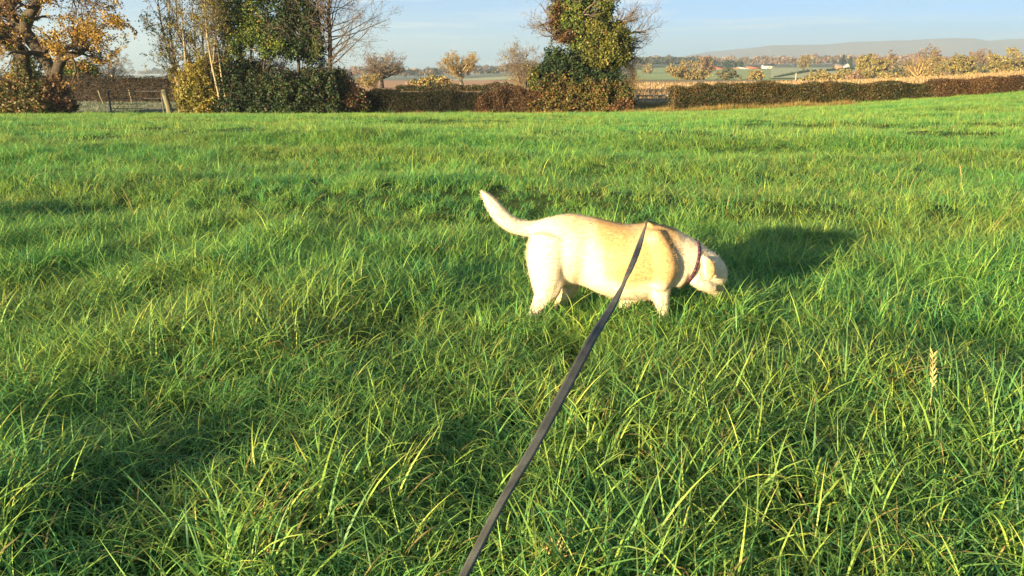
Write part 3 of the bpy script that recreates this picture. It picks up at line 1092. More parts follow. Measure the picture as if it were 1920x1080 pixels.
# --- right hedges
hedge('hedge', 'long clipped green and brown hedge right of the gap in the stubble field', [(1258, 162, 205, 50), (1320, 159, 203, 50), (1500, 158, 199, 50), (1650, 157, 193, 50), (1742, 158, 189, 50)], 1.8, M['hedge_leaf_warm'], M['hedge_core_warm'], 46000, 4500, M['twig_dark'], dry=.15)
hedge('hedge', 'reddish brown hedge rising to the far right edge of the field', [(1744, 153, 188, 49.2), (1800, 150, 183, 49.2), (1870, 146, 178, 49.2), (1915, 144, 174, 49.2)], 1.8, M['rust_leaf'], M['hedge_core_warm'], 21000, 2500, M['twig_dark'], dry=.2)
hedge('hedge', 'dim green end of hedge closing the right edge of the view', [(1912, 150, 174, 51.5), (1990, 142, 168, 51.5), (2140, 134, 158, 51.5)], 1.8, M['hedge_leaf'], M['hedge_core'], 8000, 1000, M['twig_brown'], dry=.1)
# --- low hedge beyond the mid hedge
hedge('hedge', 'low dark far hedge behind the mid hedge below the second lone oak', [(745, 163, 170, 92), (860, 160, 169, 92), (960, 158, 168, 92)], 1.8, M['hedge_leaf'], M['hedge_core'], 5000, 1500, M['twig_brown'], lsize=(.10, .2), dry=.1, rough_top=.3)
hedge('hedge', 'thin dark field hedge crossing the frosty pasture', [(1440, 151, 153, 470), (1455, 144, 150, 490), (1510, 133.5, 138, 640), (1600, 127.5, 130.5, 760)], 4., M['dark_leaf'], M['hedge_core'], 3000, 0, M['twig_brown'], lsize=(.8, 1.6), dry=.0, rough_top=.5)

# --- the big oak at the left
oak = thing('oak_tree', 'huge gnarled oak with orange autumn leaves at the left edge', 'tree', (*pix(78, 200, 47)[:2], gz(pix(78, 200, 47)[0], 47)))
ob = np.array(oak.location)
YO = 47.
gl, gt = Geo(), Geo()


def limb(pts, radii, dy, K=12):
    Pp = np.array([pix(a, b, YO + d) for (a, b), d in zip(pts, dy)])
    r = np.array(radii) * mpp(YO)
    return poly(Pp, r, K)


LB = [limb([(112, 222), (106, 165), (101, 142), (89, 119), (78, 100), (53, 68), (30, 42), (14, 18), (0, -40), (-20, -120)], [17, 14, 12, 11, 12, 12, 11, 9, 7, 3], [0, 0, 0, 0, 0, .1, .3, .5, .8, 1.2], 16),
      limb([(50, 66), (48, 38), (57, 24), (71, 0), (86, -60), (110, -120)], [10, 9, 9, 8, 6, 2], [.1, -.2, -.5, -.8, -1.1, -1.5]),
      limb([(104, 165), (107, 135), (114, 113), (126, 105), (142, 101), (154, 94), (158, 85)], [12, 9, 9, 7, 6, 6, 5], [0, -.3, -.5, -.8, -1, -1.2, -1.3]),
      limb([(118, 108), (116, 98), (128, 90), (140, 80), (146, 62), (160, 45)], [6, 5, 4.5, 4, 3, 1.5], [-.5, -.2, .2, .5, .8, 1.2]),
      limb([(40, 215), (45, 170), (48, 130), (42, 100), (22, 82), (-10, 66), (-60, 50), (-120, 20)], [20, 17, 15, 14, 13, 11, 8, 4], [.3, .3, .3, .2, 0, -.2, -.6, -1]),
      limb([(80, 104), (62, 99), (42, 99), (24, 97), (15, 103)], [7, 4.5, 3, 2, 1], [0, -.7, -1.3, -1.7, -2]),
      limb([(22, 84), (0, 50), (-14, 10), (-20, -60), (-10, -150)], [11, 10, 8, 6, 3], [0, .4, .8, 1.2, 1.5]),
      limb([(14, 18), (36, -10), (48, -60), (60, -130)], [7, 6, 4, 2], [.5, 1, 1.6, 2.2]),
      limb([(140, 82), (160, 74), (178, 60), (196, 50)], [3, 2.4, 1.8, 1], [.5, .3, -.2, -.6]),
      limb([(71, 0), (105, -14), (140, -10), (170, 4), (195, 14)], [5, 4.5, 3.5, 2.5, 1], [-.8, -1.4, -1.8, -2, -2.2])]
tw_all = []
for Pp, rr in LB:
    V, F = tubes(Pp, rr, 9)
    gl.add(V, F)
    L_ = np.linalg.norm(np.diff(Pp[0], axis=0), axis=1).sum()
    P1, r1 = grow(Pp, rr, int(5 + L_ * 1.3), .35, 1., (30, 80), 1.9 / max(L_, 1.) , .2, 7, .22, .05, .42, .3)
    V, F = tubes(P1, r1, 5)
    gl.add(V, F)
    P2, r2 = grow(P1, r1, 6, .2, 1., (25, 70), .55, .3, 5, .25, .05, .6, .3)
    V, F = tubes(P2, np.maximum(r2, .006), 3)
    gt.add(V, F)
    P3, r3 = grow(P2, r2, 4, .2, 1., (25, 70), .55, .3, 4, .25, .02, .6, .35)
    V, F = tubes(P3, np.maximum(r3, .004), 3)
    gt.add(V, F)
    tw_all.append(P3[:, 1:].reshape(-1, 3))
gl.obj('trunk', M['bark'], oak, ob, True)
gt.obj('crown', M['twig_brown'], oak, ob)
Tw = np.concatenate(tw_all)
dens = vnoise(Tw[:, 0] + Tw[:, 1] * .8, Tw[:, 2], 1.1, 41)
front = (Tw[:, 1] < YO + .3) & (Tw[:, 0] < pix(105, 60, YO)[0]) & (Tw[:, 2] < pix(60, 5, YO)[2])
Tw = Tw[((dens + rng.uniform(-.25, .25, len(Tw))) > .42) & (~front | (rng.uniform(0, 1, len(Tw)) < .25))]
C = Tw[rng.integers(0, len(Tw), 14000)] + rng.normal(0, .08, (14000, 3))
V, F, T = quads(C, rng.uniform(.06, .13, len(C)), clump_tint(C, 1.0, .10))
Geo().add(V, F, T).obj('leaves', M['oak_leaf'], oak, ob)
# crown sprays towards the right side of the oak
B = [(70, 8, 40, 25), (120, 30, 48, 26), (165, 30, 38, 26), (115, 62, 42, 22), (150, 62, 34, 20), (185, 22, 22, 20), (30, 30, 30, 25), (5, 60, 20, 18), (90, 92, 26, 12), (-25, 20, 50, 45), (60, -40, 90, 40), (150, -10, 50, 26)]
for k, (a, b, rx, ry) in enumerate(B):
    c = pix(a, b, YO + rng.uniform(.6, 2.2) if a < 100 else YO + rng.uniform(-1.2, 1.2))
    s = mpp(YO)
    P, d = blob_points(c, np.array([rx * s, 1.1, ry * s]), int(rx * ry * .50), .1, .4)
    dn = vnoise(P[:, 0] * 1.0, P[:, 2], .42, 43) + .5 * (vnoise(P[:, 0], P[:, 2], .16, 44) - .5)
    P = P[dn > .47]
    V, F, T = quads(P, rng.uniform(.06, .13, len(P)), clump_tint(P, .8, .12))
    gx = Geo() if k == 0 else gx
    gx.add(V, F, T)
gx.obj('leaves', M['oak_leaf'], oak, ob)
# ivy climbing the left stem
P, d = blob_points(pix(47, 150, YO + .3), np.array([20, 22, 62]) * mpp(YO), 2600, .8, .2)
V, F, T = quads(P, rng.uniform(.07, .13, len(P)), clump_tint(P, .5, .1), norm=d)
g = Geo().add(V, F, T)
P, d = blob_points(pix(68, 122, YO - .2), np.array([9, 10, 22]) * mpp(YO), 500, .7, .2)
V, F, T = quads(P, rng.uniform(.07, .12, len(P)), clump_tint(P, .5, .0) * np.array([.15, 1, 1]), norm=d)
g.add(V, F, T)
for a, b, rx, ry in [(10, 62, 16, 12), (28, 88, 14, 9), (50, 34, 10, 8)]:
    P, d = blob_points(pix(a, b, YO - .5), np.array([rx, rx, ry]) * mpp(YO), 300, .6, .3)
    V, F, T = quads(P, rng.uniform(.07, .12, len(P)), clump_tint(P, .5, .1), norm=d)
    g.add(V, F, T)
g.obj('ivy', M['ivy_leaf'], oak, ob)

# --- scrub round the oak
bush('bramble_bush', 'tangled olive and brown bramble thicket at the foot of the big oak', 'bush', [(-40, 176, 60, 36, 45.5), (20, 182, 45, 30, 45.5), (62, 180, 35, 28, 45.5), (35, 200, 60, 20, 44.8)], M['bramble_leaf'], 22100, (0.062, 0.150), M['twig_brown'], 170, .25, shell=.3)
bush('bramble_bush', 'low reddish bramble mound right of the oak trunk', 'bush', [(104, 182, 26, 36, 46), (122, 200, 22, 16, 45.6)], M['rust_leaf'], 7140, (0.062, 0.138), M['twig_brown'], 70, .3, shell=.3)
bush('round_bush', 'round olive bush showing over the hedge right of the oak', 'bush', [(150, 135, 36, 19, 64), (128, 140, 18, 14, 64)], M['mid_leaf'], 7140, (0.088, 0.188), M['twig_brown'], 30, .2)
dome_tree('bare_shrub', 'leafless grey shrub standing up behind the left hedge', 197, 160, 200, 118, 42, 32, 66, M['twig_grey'], M['twig_grey'], 5, 1.6, 24, 6, 5, 3, fork=.1, cat='bush', low=-.5, stems=3)

# --- gate and posts
YG = 49.


def post(name, label, px0, py0, px1, py1, w, Y, mat, group=None, cat='post', lean_y=0.):
    a, b = pix(px0, py0, Y), pix(px1, py1, Y)
    b[2] = gz(b[0], Y)
    a[1] += lean_y
    ww = w * mpp(Y)
    n = 7
    t = np.linspace(0, 1, n)
    P = b[None] * (1 - t[:, None]) + a[None] * t[:, None]
    P[0, 2] -= .15
    P[1:-1] += rng.normal(0, .012, (n - 2, 3))
    rr = np.full(n, ww / 2 * 1.1)
    rr[-1] *= .82
    V, F = tubes(P[None], rr[None], 8)
    top = np.arange(8)[None] + (n - 1) * 8
    g = Geo().add(V, [F, top])
    o = g.obj(name, mat, None, b, loc=b)
    return tag(o, label, cat, group)


gate = thing('field_gate', 'dark metal five bar field gate closing the lane beside the oak', 'gate', (*pix(255, 207, YG)[:2], gz(pix(255, 207, YG)[0], YG)))
go = np.array(gate.location)
gl_, gr_ = pix(203, 172, YG), pix(302, 170, YG)
zb = gz(gl_[0], YG) + .12


def bar(p, q, r, name, mat=M['dark_steel'], sides=6):
    P = np.linspace(np.asarray(p), np.asarray(q), 3)[None]
    V, F = tubes(P, np.full((1, 3), r), sides)
    Geo().add(V, F).obj(name, mat, gate, go)


zt = (gl_[2] + gr_[2]) / 2
for k, f in enumerate([0, .22, .42, .68, 1.0]):
    z = zb + (zt - zb) * f
    bar((gl_[0], YG, z), (gr_[0], YG, z), .022 if k < 4 else .028, 'rail', M['dark_steel'])
bar((gl_[0], YG, zb - .08), (gl_[0], YG, zt + .03), .055, 'stile')
bar((gr_[0], YG, zb - .08), (gr_[0], YG, zt + .03), .045, 'stile')
bar((gl_[0], YG + .03, zb), ((gl_[0] + gr_[0]) / 2, YG + .03, zt), .016, 'brace')
bar(((gl_[0] + gr_[0]) / 2, YG + .03, zt), ((gl_[0] + gr_[0]) / 2, YG + .03, zb), .016, 'brace')
post('gate_post', 'thick weathered wooden gate post leaning left at the gate', 307, 168, 320, 215, 10, 48.6, M['post'])
post('fence_post', 'thinner wooden post under the golden shrub right of the gate post', 335.5, 186, 336, 213, 4.6, 48.4, M['post'])
post('fence_post', 'pale stake leaning left in front of the hedge left of the gate', 184, 170, 194, 189, 2.6, 58, M['post'])
post('fence_post', 'pale crooked stake seen through the bars of the gate', 241, 168, 248, 189, 2.6, 58, M['post'])
post('fence_post', 'short pale stump of a post at the foot of the mid hedge', 756, 213, 756, 219.5, 3.6, 49, M['post'])

# --- the tree clump
YC = 48.5
st = thing('hazel_shrub', 'tall many stemmed hazel with golden leaves right of the gate', 'tree', (*pix(365, 212, YC)[:2], gz(pix(365, 212, YC)[0], YC)))
so = np.array(st.location)
gl, gt = Geo(), Geo()
stems = [[(352, 214), (335, 150), (318, 105), (308, 70), (300, 30), (292, -20), (280, -60)], [(358, 214), (345, 160), (328, 120), (322, 80), (318, 40), (316, -30)],
         [(365, 214), (352, 150), (346, 90), (342, 40), (340, -40)], [(372, 214), (372, 150), (366, 90), (362, 30), (352, -50)],
         [(380, 214), (384, 140), (380, 80), (384, 20), (378, -50)], [(388, 214), (396, 150), (402, 90), (404, 30), (410, -50)],
         [(362, 214), (340, 140), (322, 96), (296, 64), (284, 58)], [(395, 214), (412, 160), (424, 110), (428, 50), (436, -40)],
         [(350, 214), (338, 176), (330, 150), (326, 136)], [(374, 214), (358, 120), (334, 60), (330, 0), (322, -60)]]
tws = []
for k, s_ in enumerate(stems):
    Pp = np.array([pix(a, b, YC + .5 * math.sin(k * 2.1) + .15 * j * math.sin(k * 5)) for j, (a, b) in enumerate(s_)])
    Pp[0, 2] = gz(Pp[0, 0], Pp[0, 1]) - .05
    P0, r0 = poly(Pp, np.array([2.6, 1.9, 1.3, .7]) * mpp(YC) * (1.0 if k != 6 else .8), 12)
    V, F = tubes(P0, r0, 6)
    gl.add(V, F)
    P1, r1 = grow(P0, r0, 17, .2, 1., (18, 55), .20, .2, 6, .16, .12, .5, .3)
    V, F = tubes(P1, np.maximum(r1, .006), 4)
    gt.add(V, F)
    P2, r2 = grow(P1, r1, 6, .2, 1., (20, 60), .5, .3, 4, .2, .08, .6, .35)
    V, F = tubes(P2, np.maximum(r2, .0045), 3)
    gt.add(V, F)
    P3, r3 = grow(P2, r2, 3, .2, 1., (20, 60), .5, .3, 3, .2, .05, .6, .4)
    V, F = tubes(P3, np.maximum(r3, .004), 3)
    gt.add(V, F)
    tws.append(P3[:, -1])
gl.obj('trunk', M['bark_pale'], st, so, True)
gt.obj('crown', M['twig_grey'], st, so)
Tw = np.concatenate(tws)
C = Tw[rng.integers(0, len(Tw), 9500)] + rng.normal(0, .07, (9500, 3))
V, F, T = quads(C, rng.uniform(.05, .1, len(C)), clump_tint(C, .9, .1))
Geo().add(V, F, T).obj('leaves', M['gold_leaf'], st, so)
bush('', '', '', [(362, 160, 26, 50, 48.2), (392, 150, 26, 55, 48.6), (352, 190, 26, 22, 47.8), (385, 192, 34, 22, 47.8), (418, 130, 22, 40, 49)], M['gold_leaf'], 17850, (0.062, 0.138), M['twig_gold'], 90, .1, root=st, shell=.2, lump=.4)

for (lab, pts, yy, r) in [('slender pale tree trunk leaning left among the golden hazel leaves', [(405, 156), (397, 120), (390, 78), (386, 40), (383, -20), (380, -90)], 47.6, 1.8),
                          ('second slender pale trunk nearer the dark evergreen', [(416, 150), (412, 110), (404, 62), (398, 20), (392, -30), (388, -90)], 48.1, 1.6),
                          ('tall dark bare ash rising behind the clump above the evergreen', [(452, 190), (450, 100), (449, 60), (447, 20), (448, -20), (446, -120)], 50., 4.2)]:
    Pp = np.array([pix(a, b, yy) for a, b in pts])
    z0 = gz(Pp[0, 0], yy)
    Pp = np.concatenate([[[Pp[0, 0] + .25, yy, z0 - .1]], Pp])
    t_ = thing('slender_tree', lab, 'tree', (Pp[0, 0], yy, z0))
    to = np.array(t_.location)
    P0, r0 = poly(Pp, np.array([1.25, 1, .8, .35]) * r * mpp(yy), 14)
    V, F = tubes(P0, r0, 7)
    dark = 'ash' in lab
    Geo().add(V, F).obj('trunk', M['bark'] if dark else M['bark_pale'], t_, to, True)
    g = Geo()
    P1, r1 = grow(P0, r0, 40, .45, 1., (35, 75), .24 if dark else .16, .2, 6, .16, .10, .4, .3)
    V, F = tubes(P1, np.maximum(r1, .006), 4)
    g.add(V, F)
    P2, r2 = grow(P1, r1, 6, .2, 1., (25, 65), .5, .3, 4, .2, .06, .6, .35)
    V, F = tubes(P2, np.maximum(r2, .0045), 3)
    g.add(V, F)
    P3, r3 = grow(P2, r2, 3, .2, 1., (25, 65), .5, .3, 3, .2, .05, .6, .35)
    V, F = tubes(P3, np.maximum(r3, .004), 3)
    g.add(V, F)
    g.obj('crown', M['twig_grey'], t_, to)
    C = P3[rng.integers(0, len(P3), 1700), -1] + rng.normal(0, .06, (1700, 3))
    V, F, T = quads(C, rng.uniform(.05, .1, len(C)), clump_tint(C, .9, .1))
    Geo().add(V, F, T).obj('leaves', M['gold_leaf' if not dark else 'mid_leaf'], t_, to)

ev = thing('holly_tree', 'dense dark green holly tree in the middle of the clump', 'tree', (*pix(556, 212, 49)[:2], gz(pix(556, 212, 49)[0], 49)))
eo = np.array(ev.location)
g = Geo()
for pts, r in [([(556, 214), (558, 150), (560, 110), (552, 60), (545, 0), (540, -70)], 3.2), ([(490, 214), (498, 160), (494, 130), (500, 100), (512, 60)], 2.2), ([(520, 214), (512, 150), (502, 110), (490, 80)], 2.), ([(578, 214), (575, 140), (582, 90), (588, 40)], 2.), ([(464, 214), (466, 150), (470, 110), (476, 70)], 2.)]:
    Pp = np.array([pix(a, b, 49 + .3 * math.sin(a)) for a, b in pts])
    P0, r0 = poly(Pp, np.array([1.2, 1, .7, .3]) * r * mpp(49), 10)
    V, F = tubes(P0, r0, 6)
    g.add(V, F)
    P1, r1 = grow(P0, r0, 14, .35, 1., (30, 70), .28, .2, 5, .18, .05, .5, .3)
    V, F = tubes(P1, np.maximum(r1, .008), 3)
    g.add(V, F)
g.obj('trunk', M['bark'], ev, eo, True)
bush('', '', '', [(545, -30, 58, 40, 49.3), (560, 20, 45, 38, 49), (583, 62, 26, 44, 49), (530, 55, 36, 36, 49), (548, 90, 34, 24, 48.8), (580, 100, 24, 20, 49.2), (575, -70, 50, 50, 49.5)], M['dark_leaf'], 24650, (0.075, 0.163), M['twig_brown'], 0, .02, root=ev, shell=.35, lump=.4, part='crown')
bush('', '', '', [(495, 66, 34, 30, 48.6), (462, 70, 32, 26, 48.6), (478, 40, 30, 22, 49), (500, 95, 22, 16, 48.4), (440, 92, 22, 20, 48.4), (595, 82, 12, 22, 48.5), (520, 84, 20, 14, 48.2), (450, 30, 30, 32, 49), (480, 0, 36, 32, 49.4), (425, 60, 22, 30, 48.8), (410, 10, 26, 36, 49)], M['mid_leaf'], 21000, (.06, .12), None, 0, .05, root=ev, shell=.2, lump=.45, part='crown')
bush('thicket_bush', 'dark ivy and bramble thicket under the holly and golden shrub', 'bush', [(440, 165, 30, 44, 48.4), (452, 124, 16, 18, 49), (424, 140, 14, 20, 48.6), (478, 180, 36, 38, 48.2), (520, 172, 40, 40, 48), (470, 135, 30, 24, 49.2), (520, 205, 60, 16, 47.6), (440, 200, 40, 18, 47.6)], M['dark_leaf'], 27200, (0.062, 0.150), M['twig_brown'], 130, .08, shell=.25, lump=.4)
bush('thicket_bush', 'dark thicket at the foot of the tall bare alder', 'bush', [(572, 182, 36, 34, 48.2), (545, 150, 16, 16, 48.8), (612, 172, 32, 40, 48.4), (632, 142, 12, 14, 49), (600, 206, 46, 14, 47.8), (590, 146, 28, 20, 49)], M['dark_leaf'], 18700, (0.062, 0.150), M['twig_brown'], 100, .14, shell=.25, lump=.4)
bush('bramble_bush', 'purplish brown twiggy bramble bush between the alder and the mid hedge', 'bush', [(645, 165, 24, 32, 49.4), (660, 188, 32, 28, 49.2), (632, 150, 18, 18, 49.6)], M['hedge_leaf'], 7140, (0.062, 0.125), M['twig_brown'], 110, .35, shell=.25, stem_len=1.15)

for lab, bx, cx_, cy_, rx_, ry_, yy, sd in [('leafless brown thorn stems left in the gap under the holly crown', 480, 484, 125, 34, 34, 50, 71), ('leafless brown thorn stems in the middle of the gap under the holly crown', 525, 522, 122, 30, 32, 50.4, 72),
                                      ('leafless brown thorn stems between the holly trunk and the alder', 592, 594, 130, 30, 36, 50.2, 73)]:
    dome_tree('thorn_shrub', lab, bx, 200, cx_, cy_, rx_, ry_, yy, M['bark'], M['twig_brown'], sd, 2.4, 18, 6, 5, 3, M['dark_leaf'], 900, (.05, .1), fork=.1, cat='bush', low=-.5, stems=4)
# --- bare alder
al = thing('alder_tree', 'tall straight bare alder with fine dark twigs and cones', 'tree', (*pix(618, 212, 49.2)[:2], gz(pix(618, 212, 49.2)[0], 49.2)))
ao = np.array(al.location)
P0, r0 = poly(np.array([pix(a, b, 49.2) for a, b in [(616, 214), (618, 150), (619, 90), (617, 40), (616, -20), (614, -110)]]), np.array([5.2, 4.2, 3.2, 1.6]) * mpp(49.2), 14)
V, F = tubes(P0, r0, 8)
gl, gt = Geo().add(V, F), Geo()
P1, r1 = grow(P0, r0, 52, .28, 1., (50, 85), .36, .35, 8, .09, .05, .34, .25)
V, F = tubes(P1, np.maximum(r1, .008), 5)
gl.add(V, F)
P2, r2 = grow(P1, r1, 9, .2, 1., (25, 60), .42, .3, 5, .14, .05, .5, .35)
V, F = tubes(P2, np.maximum(r2, .006), 3)
gt.add(V, F)
P3, r3 = grow(P2, r2, 6, .2, 1., (25, 60), .5, .3, 3, .15, .03, .6, .4)
V, F = tubes(P3, np.maximum(r3, .0045), 3)
gt.add(V, F)
gl.obj('trunk', M['bark'], al, ao, True)
gt.obj('crown', M['twig_grey'], al, ao)
C = P3[rng.integers(0, len(P3), 3200), -1] + rng.normal(0, .03, (3200, 3))
V, F, T = quads(C, rng.uniform(.03, .06, len(C)), clump_tint(C, .9, .5))
Geo().add(V, F, T).obj('cones', M['hedge_leaf'], al, ao)

# --- two lone field oaks
dome_tree('oak_tree', 'lone bare oak in the ploughed field right of the alder', 716, 169, 715, 124, 50, 31, 112, M['bark'], M['twig_grey'], 21, 8.5, 24, 8, 6, 4, M['far_olive'], 250, (.10, .2), fork=.45, low=-.3)
dome_tree('bare_shrub', 'low tawny bush at the left foot of the lone bare oak', 688, 165, 690, 150, 24, 13, 108, M['twig_gold'], M['twig_gold'], 27, 1.5, 20, 6, 5, 4, M['far_olive'], 700, (.12, .25), fork=.1, cat='bush', low=-.6, stems=3)
dome_tree('oak_tree', 'second lone oak with yellowish twigs nearer the ivy covered tree', 867, 168, 862, 124, 40, 29, 128, M['bark_pale'], M['twig_gold'], 22, 8, 22, 8, 6, 4, M['far_gold'], 700, (.12, .25), fork=.4, low=-.5)
bush('scrub_bush', 'small pale tawny scrub below the second lone oak', 'bush', [(815, 153, 30, 11, 100), (790, 157, 26, 8, 99)], M['far_olive'], 1800, (.12, .3), M['twig_gold'], 40, .2)

# --- ivy clad tree
YI = 51.5
iv = thing('ivy_tree', 'old tree smothered in yellow green ivy with bare outer branches', 'tree', (*pix(1088, 208, YI)[:2], gz(pix(1088, 208, YI)[0], YI)))
io = np.array(iv.location)
gl, gt = Geo(), Geo()
tl = []
for pts, r in [([(1092, 212), (1090, 150), (1086, 100), (1082, 60), (1088, 20), (1092, -50)], [8, 7, 6, 5, 4, 2]),
               ([(1086, 105), (1072, 84), (1050, 72), (1030, 60), (1010, 40)], [4, 3.5, 2.5, 1.8, 1]), ([(1084, 70), (1060, 50), (1035, 42), (1012, 48)], [4, 3, 2, 1]),
               ([(1088, 90), (1120, 80), (1160, 70), (1190, 60), (1212, 62)], [5, 4, 3, 2, 1]), ([(1090, 60), (1130, 50), (1170, 42), (1196, 36)], [4, 3, 2, 1]),
               ([(1092, 100), (1130, 92), (1170, 90), (1205, 90)], [4, 3, 2, .8]), ([(1090, 20), (1120, 0), (1140, -30)], [4, 3, 1]), ([(1086, 30), (1060, 10), (1040, 0), (1020, -6)], [4, 3, 2, 1]),
               ([(1092, 130), (1130, 120), (1165, 122), (1190, 135)], [3, 2.4, 1.6, .8])]:
    Pp = np.array([pix(a, b, YI + rng.uniform(-.3, .3)) for a, b in pts])
    P0, r0 = poly(Pp, np.array(r) * mpp(YI), 9)
    V, F = tubes(P0, r0, 7)
    gl.add(V, F)
    P1, r1 = grow(P0, r0, 14, .4, 1., (25, 70), .42, .2, 6, .2, .07, .45, .3)
    V, F = tubes(P1, np.maximum(r1, .008), 4)
    gt.add(V, F)
    P2, r2 = grow(P1, r1, 6, .2, 1., (25, 65), .5, .3, 5, .2, .05, .6, .35)
    V, F = tubes(P2, np.maximum(r2, .006), 3)
    gt.add(V, F)
    P3, r3 = grow(P2, r2, 4, .2, 1., (25, 65), .5, .3, 3, .2, .04, .6, .4)
    V, F = tubes(P3, np.maximum(r3, .0045), 3)
    gt.add(V, F)
gl.obj('trunk', M['bark'], iv, io, True)
gt.obj('crown', M['twig_grey'], iv, io)
bush('', '', '', [(1138, 82, 40, 42, 51), (1150, 100, 30, 28, 50.8), (1115, 70, 26, 30, 51), (1128, 118, 24, 14, 51), (1120, 40, 26, 18, 51.2), (1160, 70, 20, 26, 51.1), (1112, 98, 20, 24, 50.9), (1166, 96, 20, 28, 51.1)], M['ivy_leaf'], 22950, (0.075, 0.150), None, 0, .04, root=iv, shell=.5, lump=.3, part='ivy')
bush('', '', '', [(1095, -12, 44, 28, 51.6), (1122, 12, 28, 22, 51.5), (1076, 18, 26, 26, 51.3), (1066, 45, 20, 18, 51.4), (1085, 55, 26, 22, 51.4), (1140, 20, 12, 16, 51.8), (1090, 84, 26, 20, 51.5), (1062, 30, 24, 24, 51.6), (1050, 50, 18, 18, 51.5), (1046, 22, 16, 18, 51.6), (1136, 0, 22, 22, 51.8)], M['mid_leaf'], 16150, (0.075, 0.150), None, 0, .06, root=iv, shell=.5, lump=.35, part='ivy')
bush('', '', '', [(1048, 18, 18, 18, 51.3), (1040, 44, 14, 14, 51.2), (1056, 70, 20, 12, 51.3), (1072, 62, 18, 12, 51.1)], M['rust_leaf'], 3060, (0.062, 0.125), None, 0, .3, root=iv, shell=.2, lump=.4, part='ivy')
bush('holly_bush', 'dark upright holly bush in front of the ivy covered trunk', 'bush', [(1040, 112, 20, 26, 51), (1062, 128, 34, 28, 51), (1030, 140, 26, 24, 50.8), (1104, 138, 30, 28, 51.4), (1085, 158, 42, 26, 50.8), (1085, 108, 22, 24, 51.6), (1130, 152, 34, 24, 51), (1020, 158, 24, 22, 50.6)], M['dark_leaf'], 21250, (0.075, 0.150), M['twig_brown'], 60, .04, shell=.45, lump=.4)
bush('ivy_bush', 'yellow green leafy bush at the left foot of the ivy covered tree', 'bush', [(1004, 152, 14, 22, 50.6), (1012, 172, 16, 18, 50.4)], M['ivy_leaf'], 3740, (0.075, 0.138), M['twig_gold'], 24, .1, shell=.4)
bush('bramble_bush', 'mixed green and brown bramble bank below the ivy covered tree', 'bush', [(1040, 172, 34, 30, 50.1), (1080, 184, 36, 28, 49.8), (1120, 180, 36, 28, 49.8), (1060, 200, 54, 14, 49.4), (1130, 200, 44, 13, 49.4)], M['bank_leaf'], 26350, (0.062, 0.138), M['twig_brown'], 130, .3, shell=.35, lump=.4)
bush('holly_bush', 'rounded dark green bush at the right end of the bank beside the gap', 'bush', [(1162, 180, 26, 24, 50), (1140, 172, 22, 18, 50.2)], M['bank_leaf'], 8500, (0.062, 0.125), M['twig_gold'], 40, .1, shell=.45)
bush('bracken_bush', 'orange lit dead bracken at the foot of the rounded dark bush', 'bush', [(1172, 196, 20, 11, 49), (1150, 203, 16, 7, 48.8)], M['rust_leaf'], 2890, (0.062, 0.138), M['twig_gold'], 24, .3, shell=.2)
dome_tree('bare_shrub', 'leafless grey thorn shrub left of the holly bush', 985, 178, 978, 122, 42, 34, 55, M['twig_grey'], M['twig_grey'], 31, 2.2, 30, 7, 5, 3, M['far_olive'], 500, (.06, .12), fork=.1, cat='bush', low=-.3, stems=4)
bush('olive_bush', 'olive twiggy bush behind the left foot of the ivy covered tree', 'bush', [(990, 148, 22, 22, 56), (975, 152, 12, 16, 57)], M['far_olive'], 2600, (.05, .11), M['twig_gold'], 50, .2, shell=.2)
dome_tree('bare_shrub', 'tawny leafless shrub in the stubble just right of the ivy covered tree', 1165, 165, 1168, 140, 38, 26, 75, M['twig_gold'], M['twig_gold'], 33, 1.6, 24, 6, 5, 3, M['far_gold'], 1500, (.06, .14), fork=.1, cat='bush', low=-.6, stems=4)

# --- rail fence in the gap
YR = 55.
rf = thing('rail_fence', 'pale two rail wooden fence across the gap in the hedge', 'fence', (*pix(1232, 192, YR)[:2], gz(pix(1232, 192, YR)[0], YR)))
ro = np.array(rf.location)
for a in (1196, 1236.5, 1275):
    p = pix(a, 177.5, YR)
    g = Geo()
    z0 = gz(p[0], YR)
    box(g, (p[0], YR, (p[2] + z0) / 2 - .05), (.13, .12, p[2] - z0 + .1))
    g.obj('post', M['rail'], rf, ro)
for b in (179.5, 186):
    g = Geo()
    p, q = pix(1192, b + .3, YR), pix(1278, b - .3, YR)
    box(g, ((p[0] + q[0]) / 2, YR - .09, (p[2] + q[2]) / 2), (q[0] - p[0], .045, .09))
    g.obj('rail', M['rail'], rf, ro)

# --- utility pole
pp = pix(1491, 156, 240)
up_ = thing('utility_pole', 'thin pale wooden utility pole beyond the right hedge', 'pole', (pp[0], 240, gz(pp[0], 240)))
uo = np.array(up_.location)
t_ = pix(1491, 136.5, 240)
V, F = tubes(np.linspace([pp[0], 240, uo[2] - .2], [pp[0], 240, t_[2]], 4)[None], np.array([[.17, .16, .15, .13]]), 8)
Geo().add(V, F).obj('pole', M['rail'], up_, uo)
g = Geo()
box(g, (pp[0], 240, t_[2] - .35), (1.1, .1, .1))
g.obj('crossarm', M['post'], up_, uo)

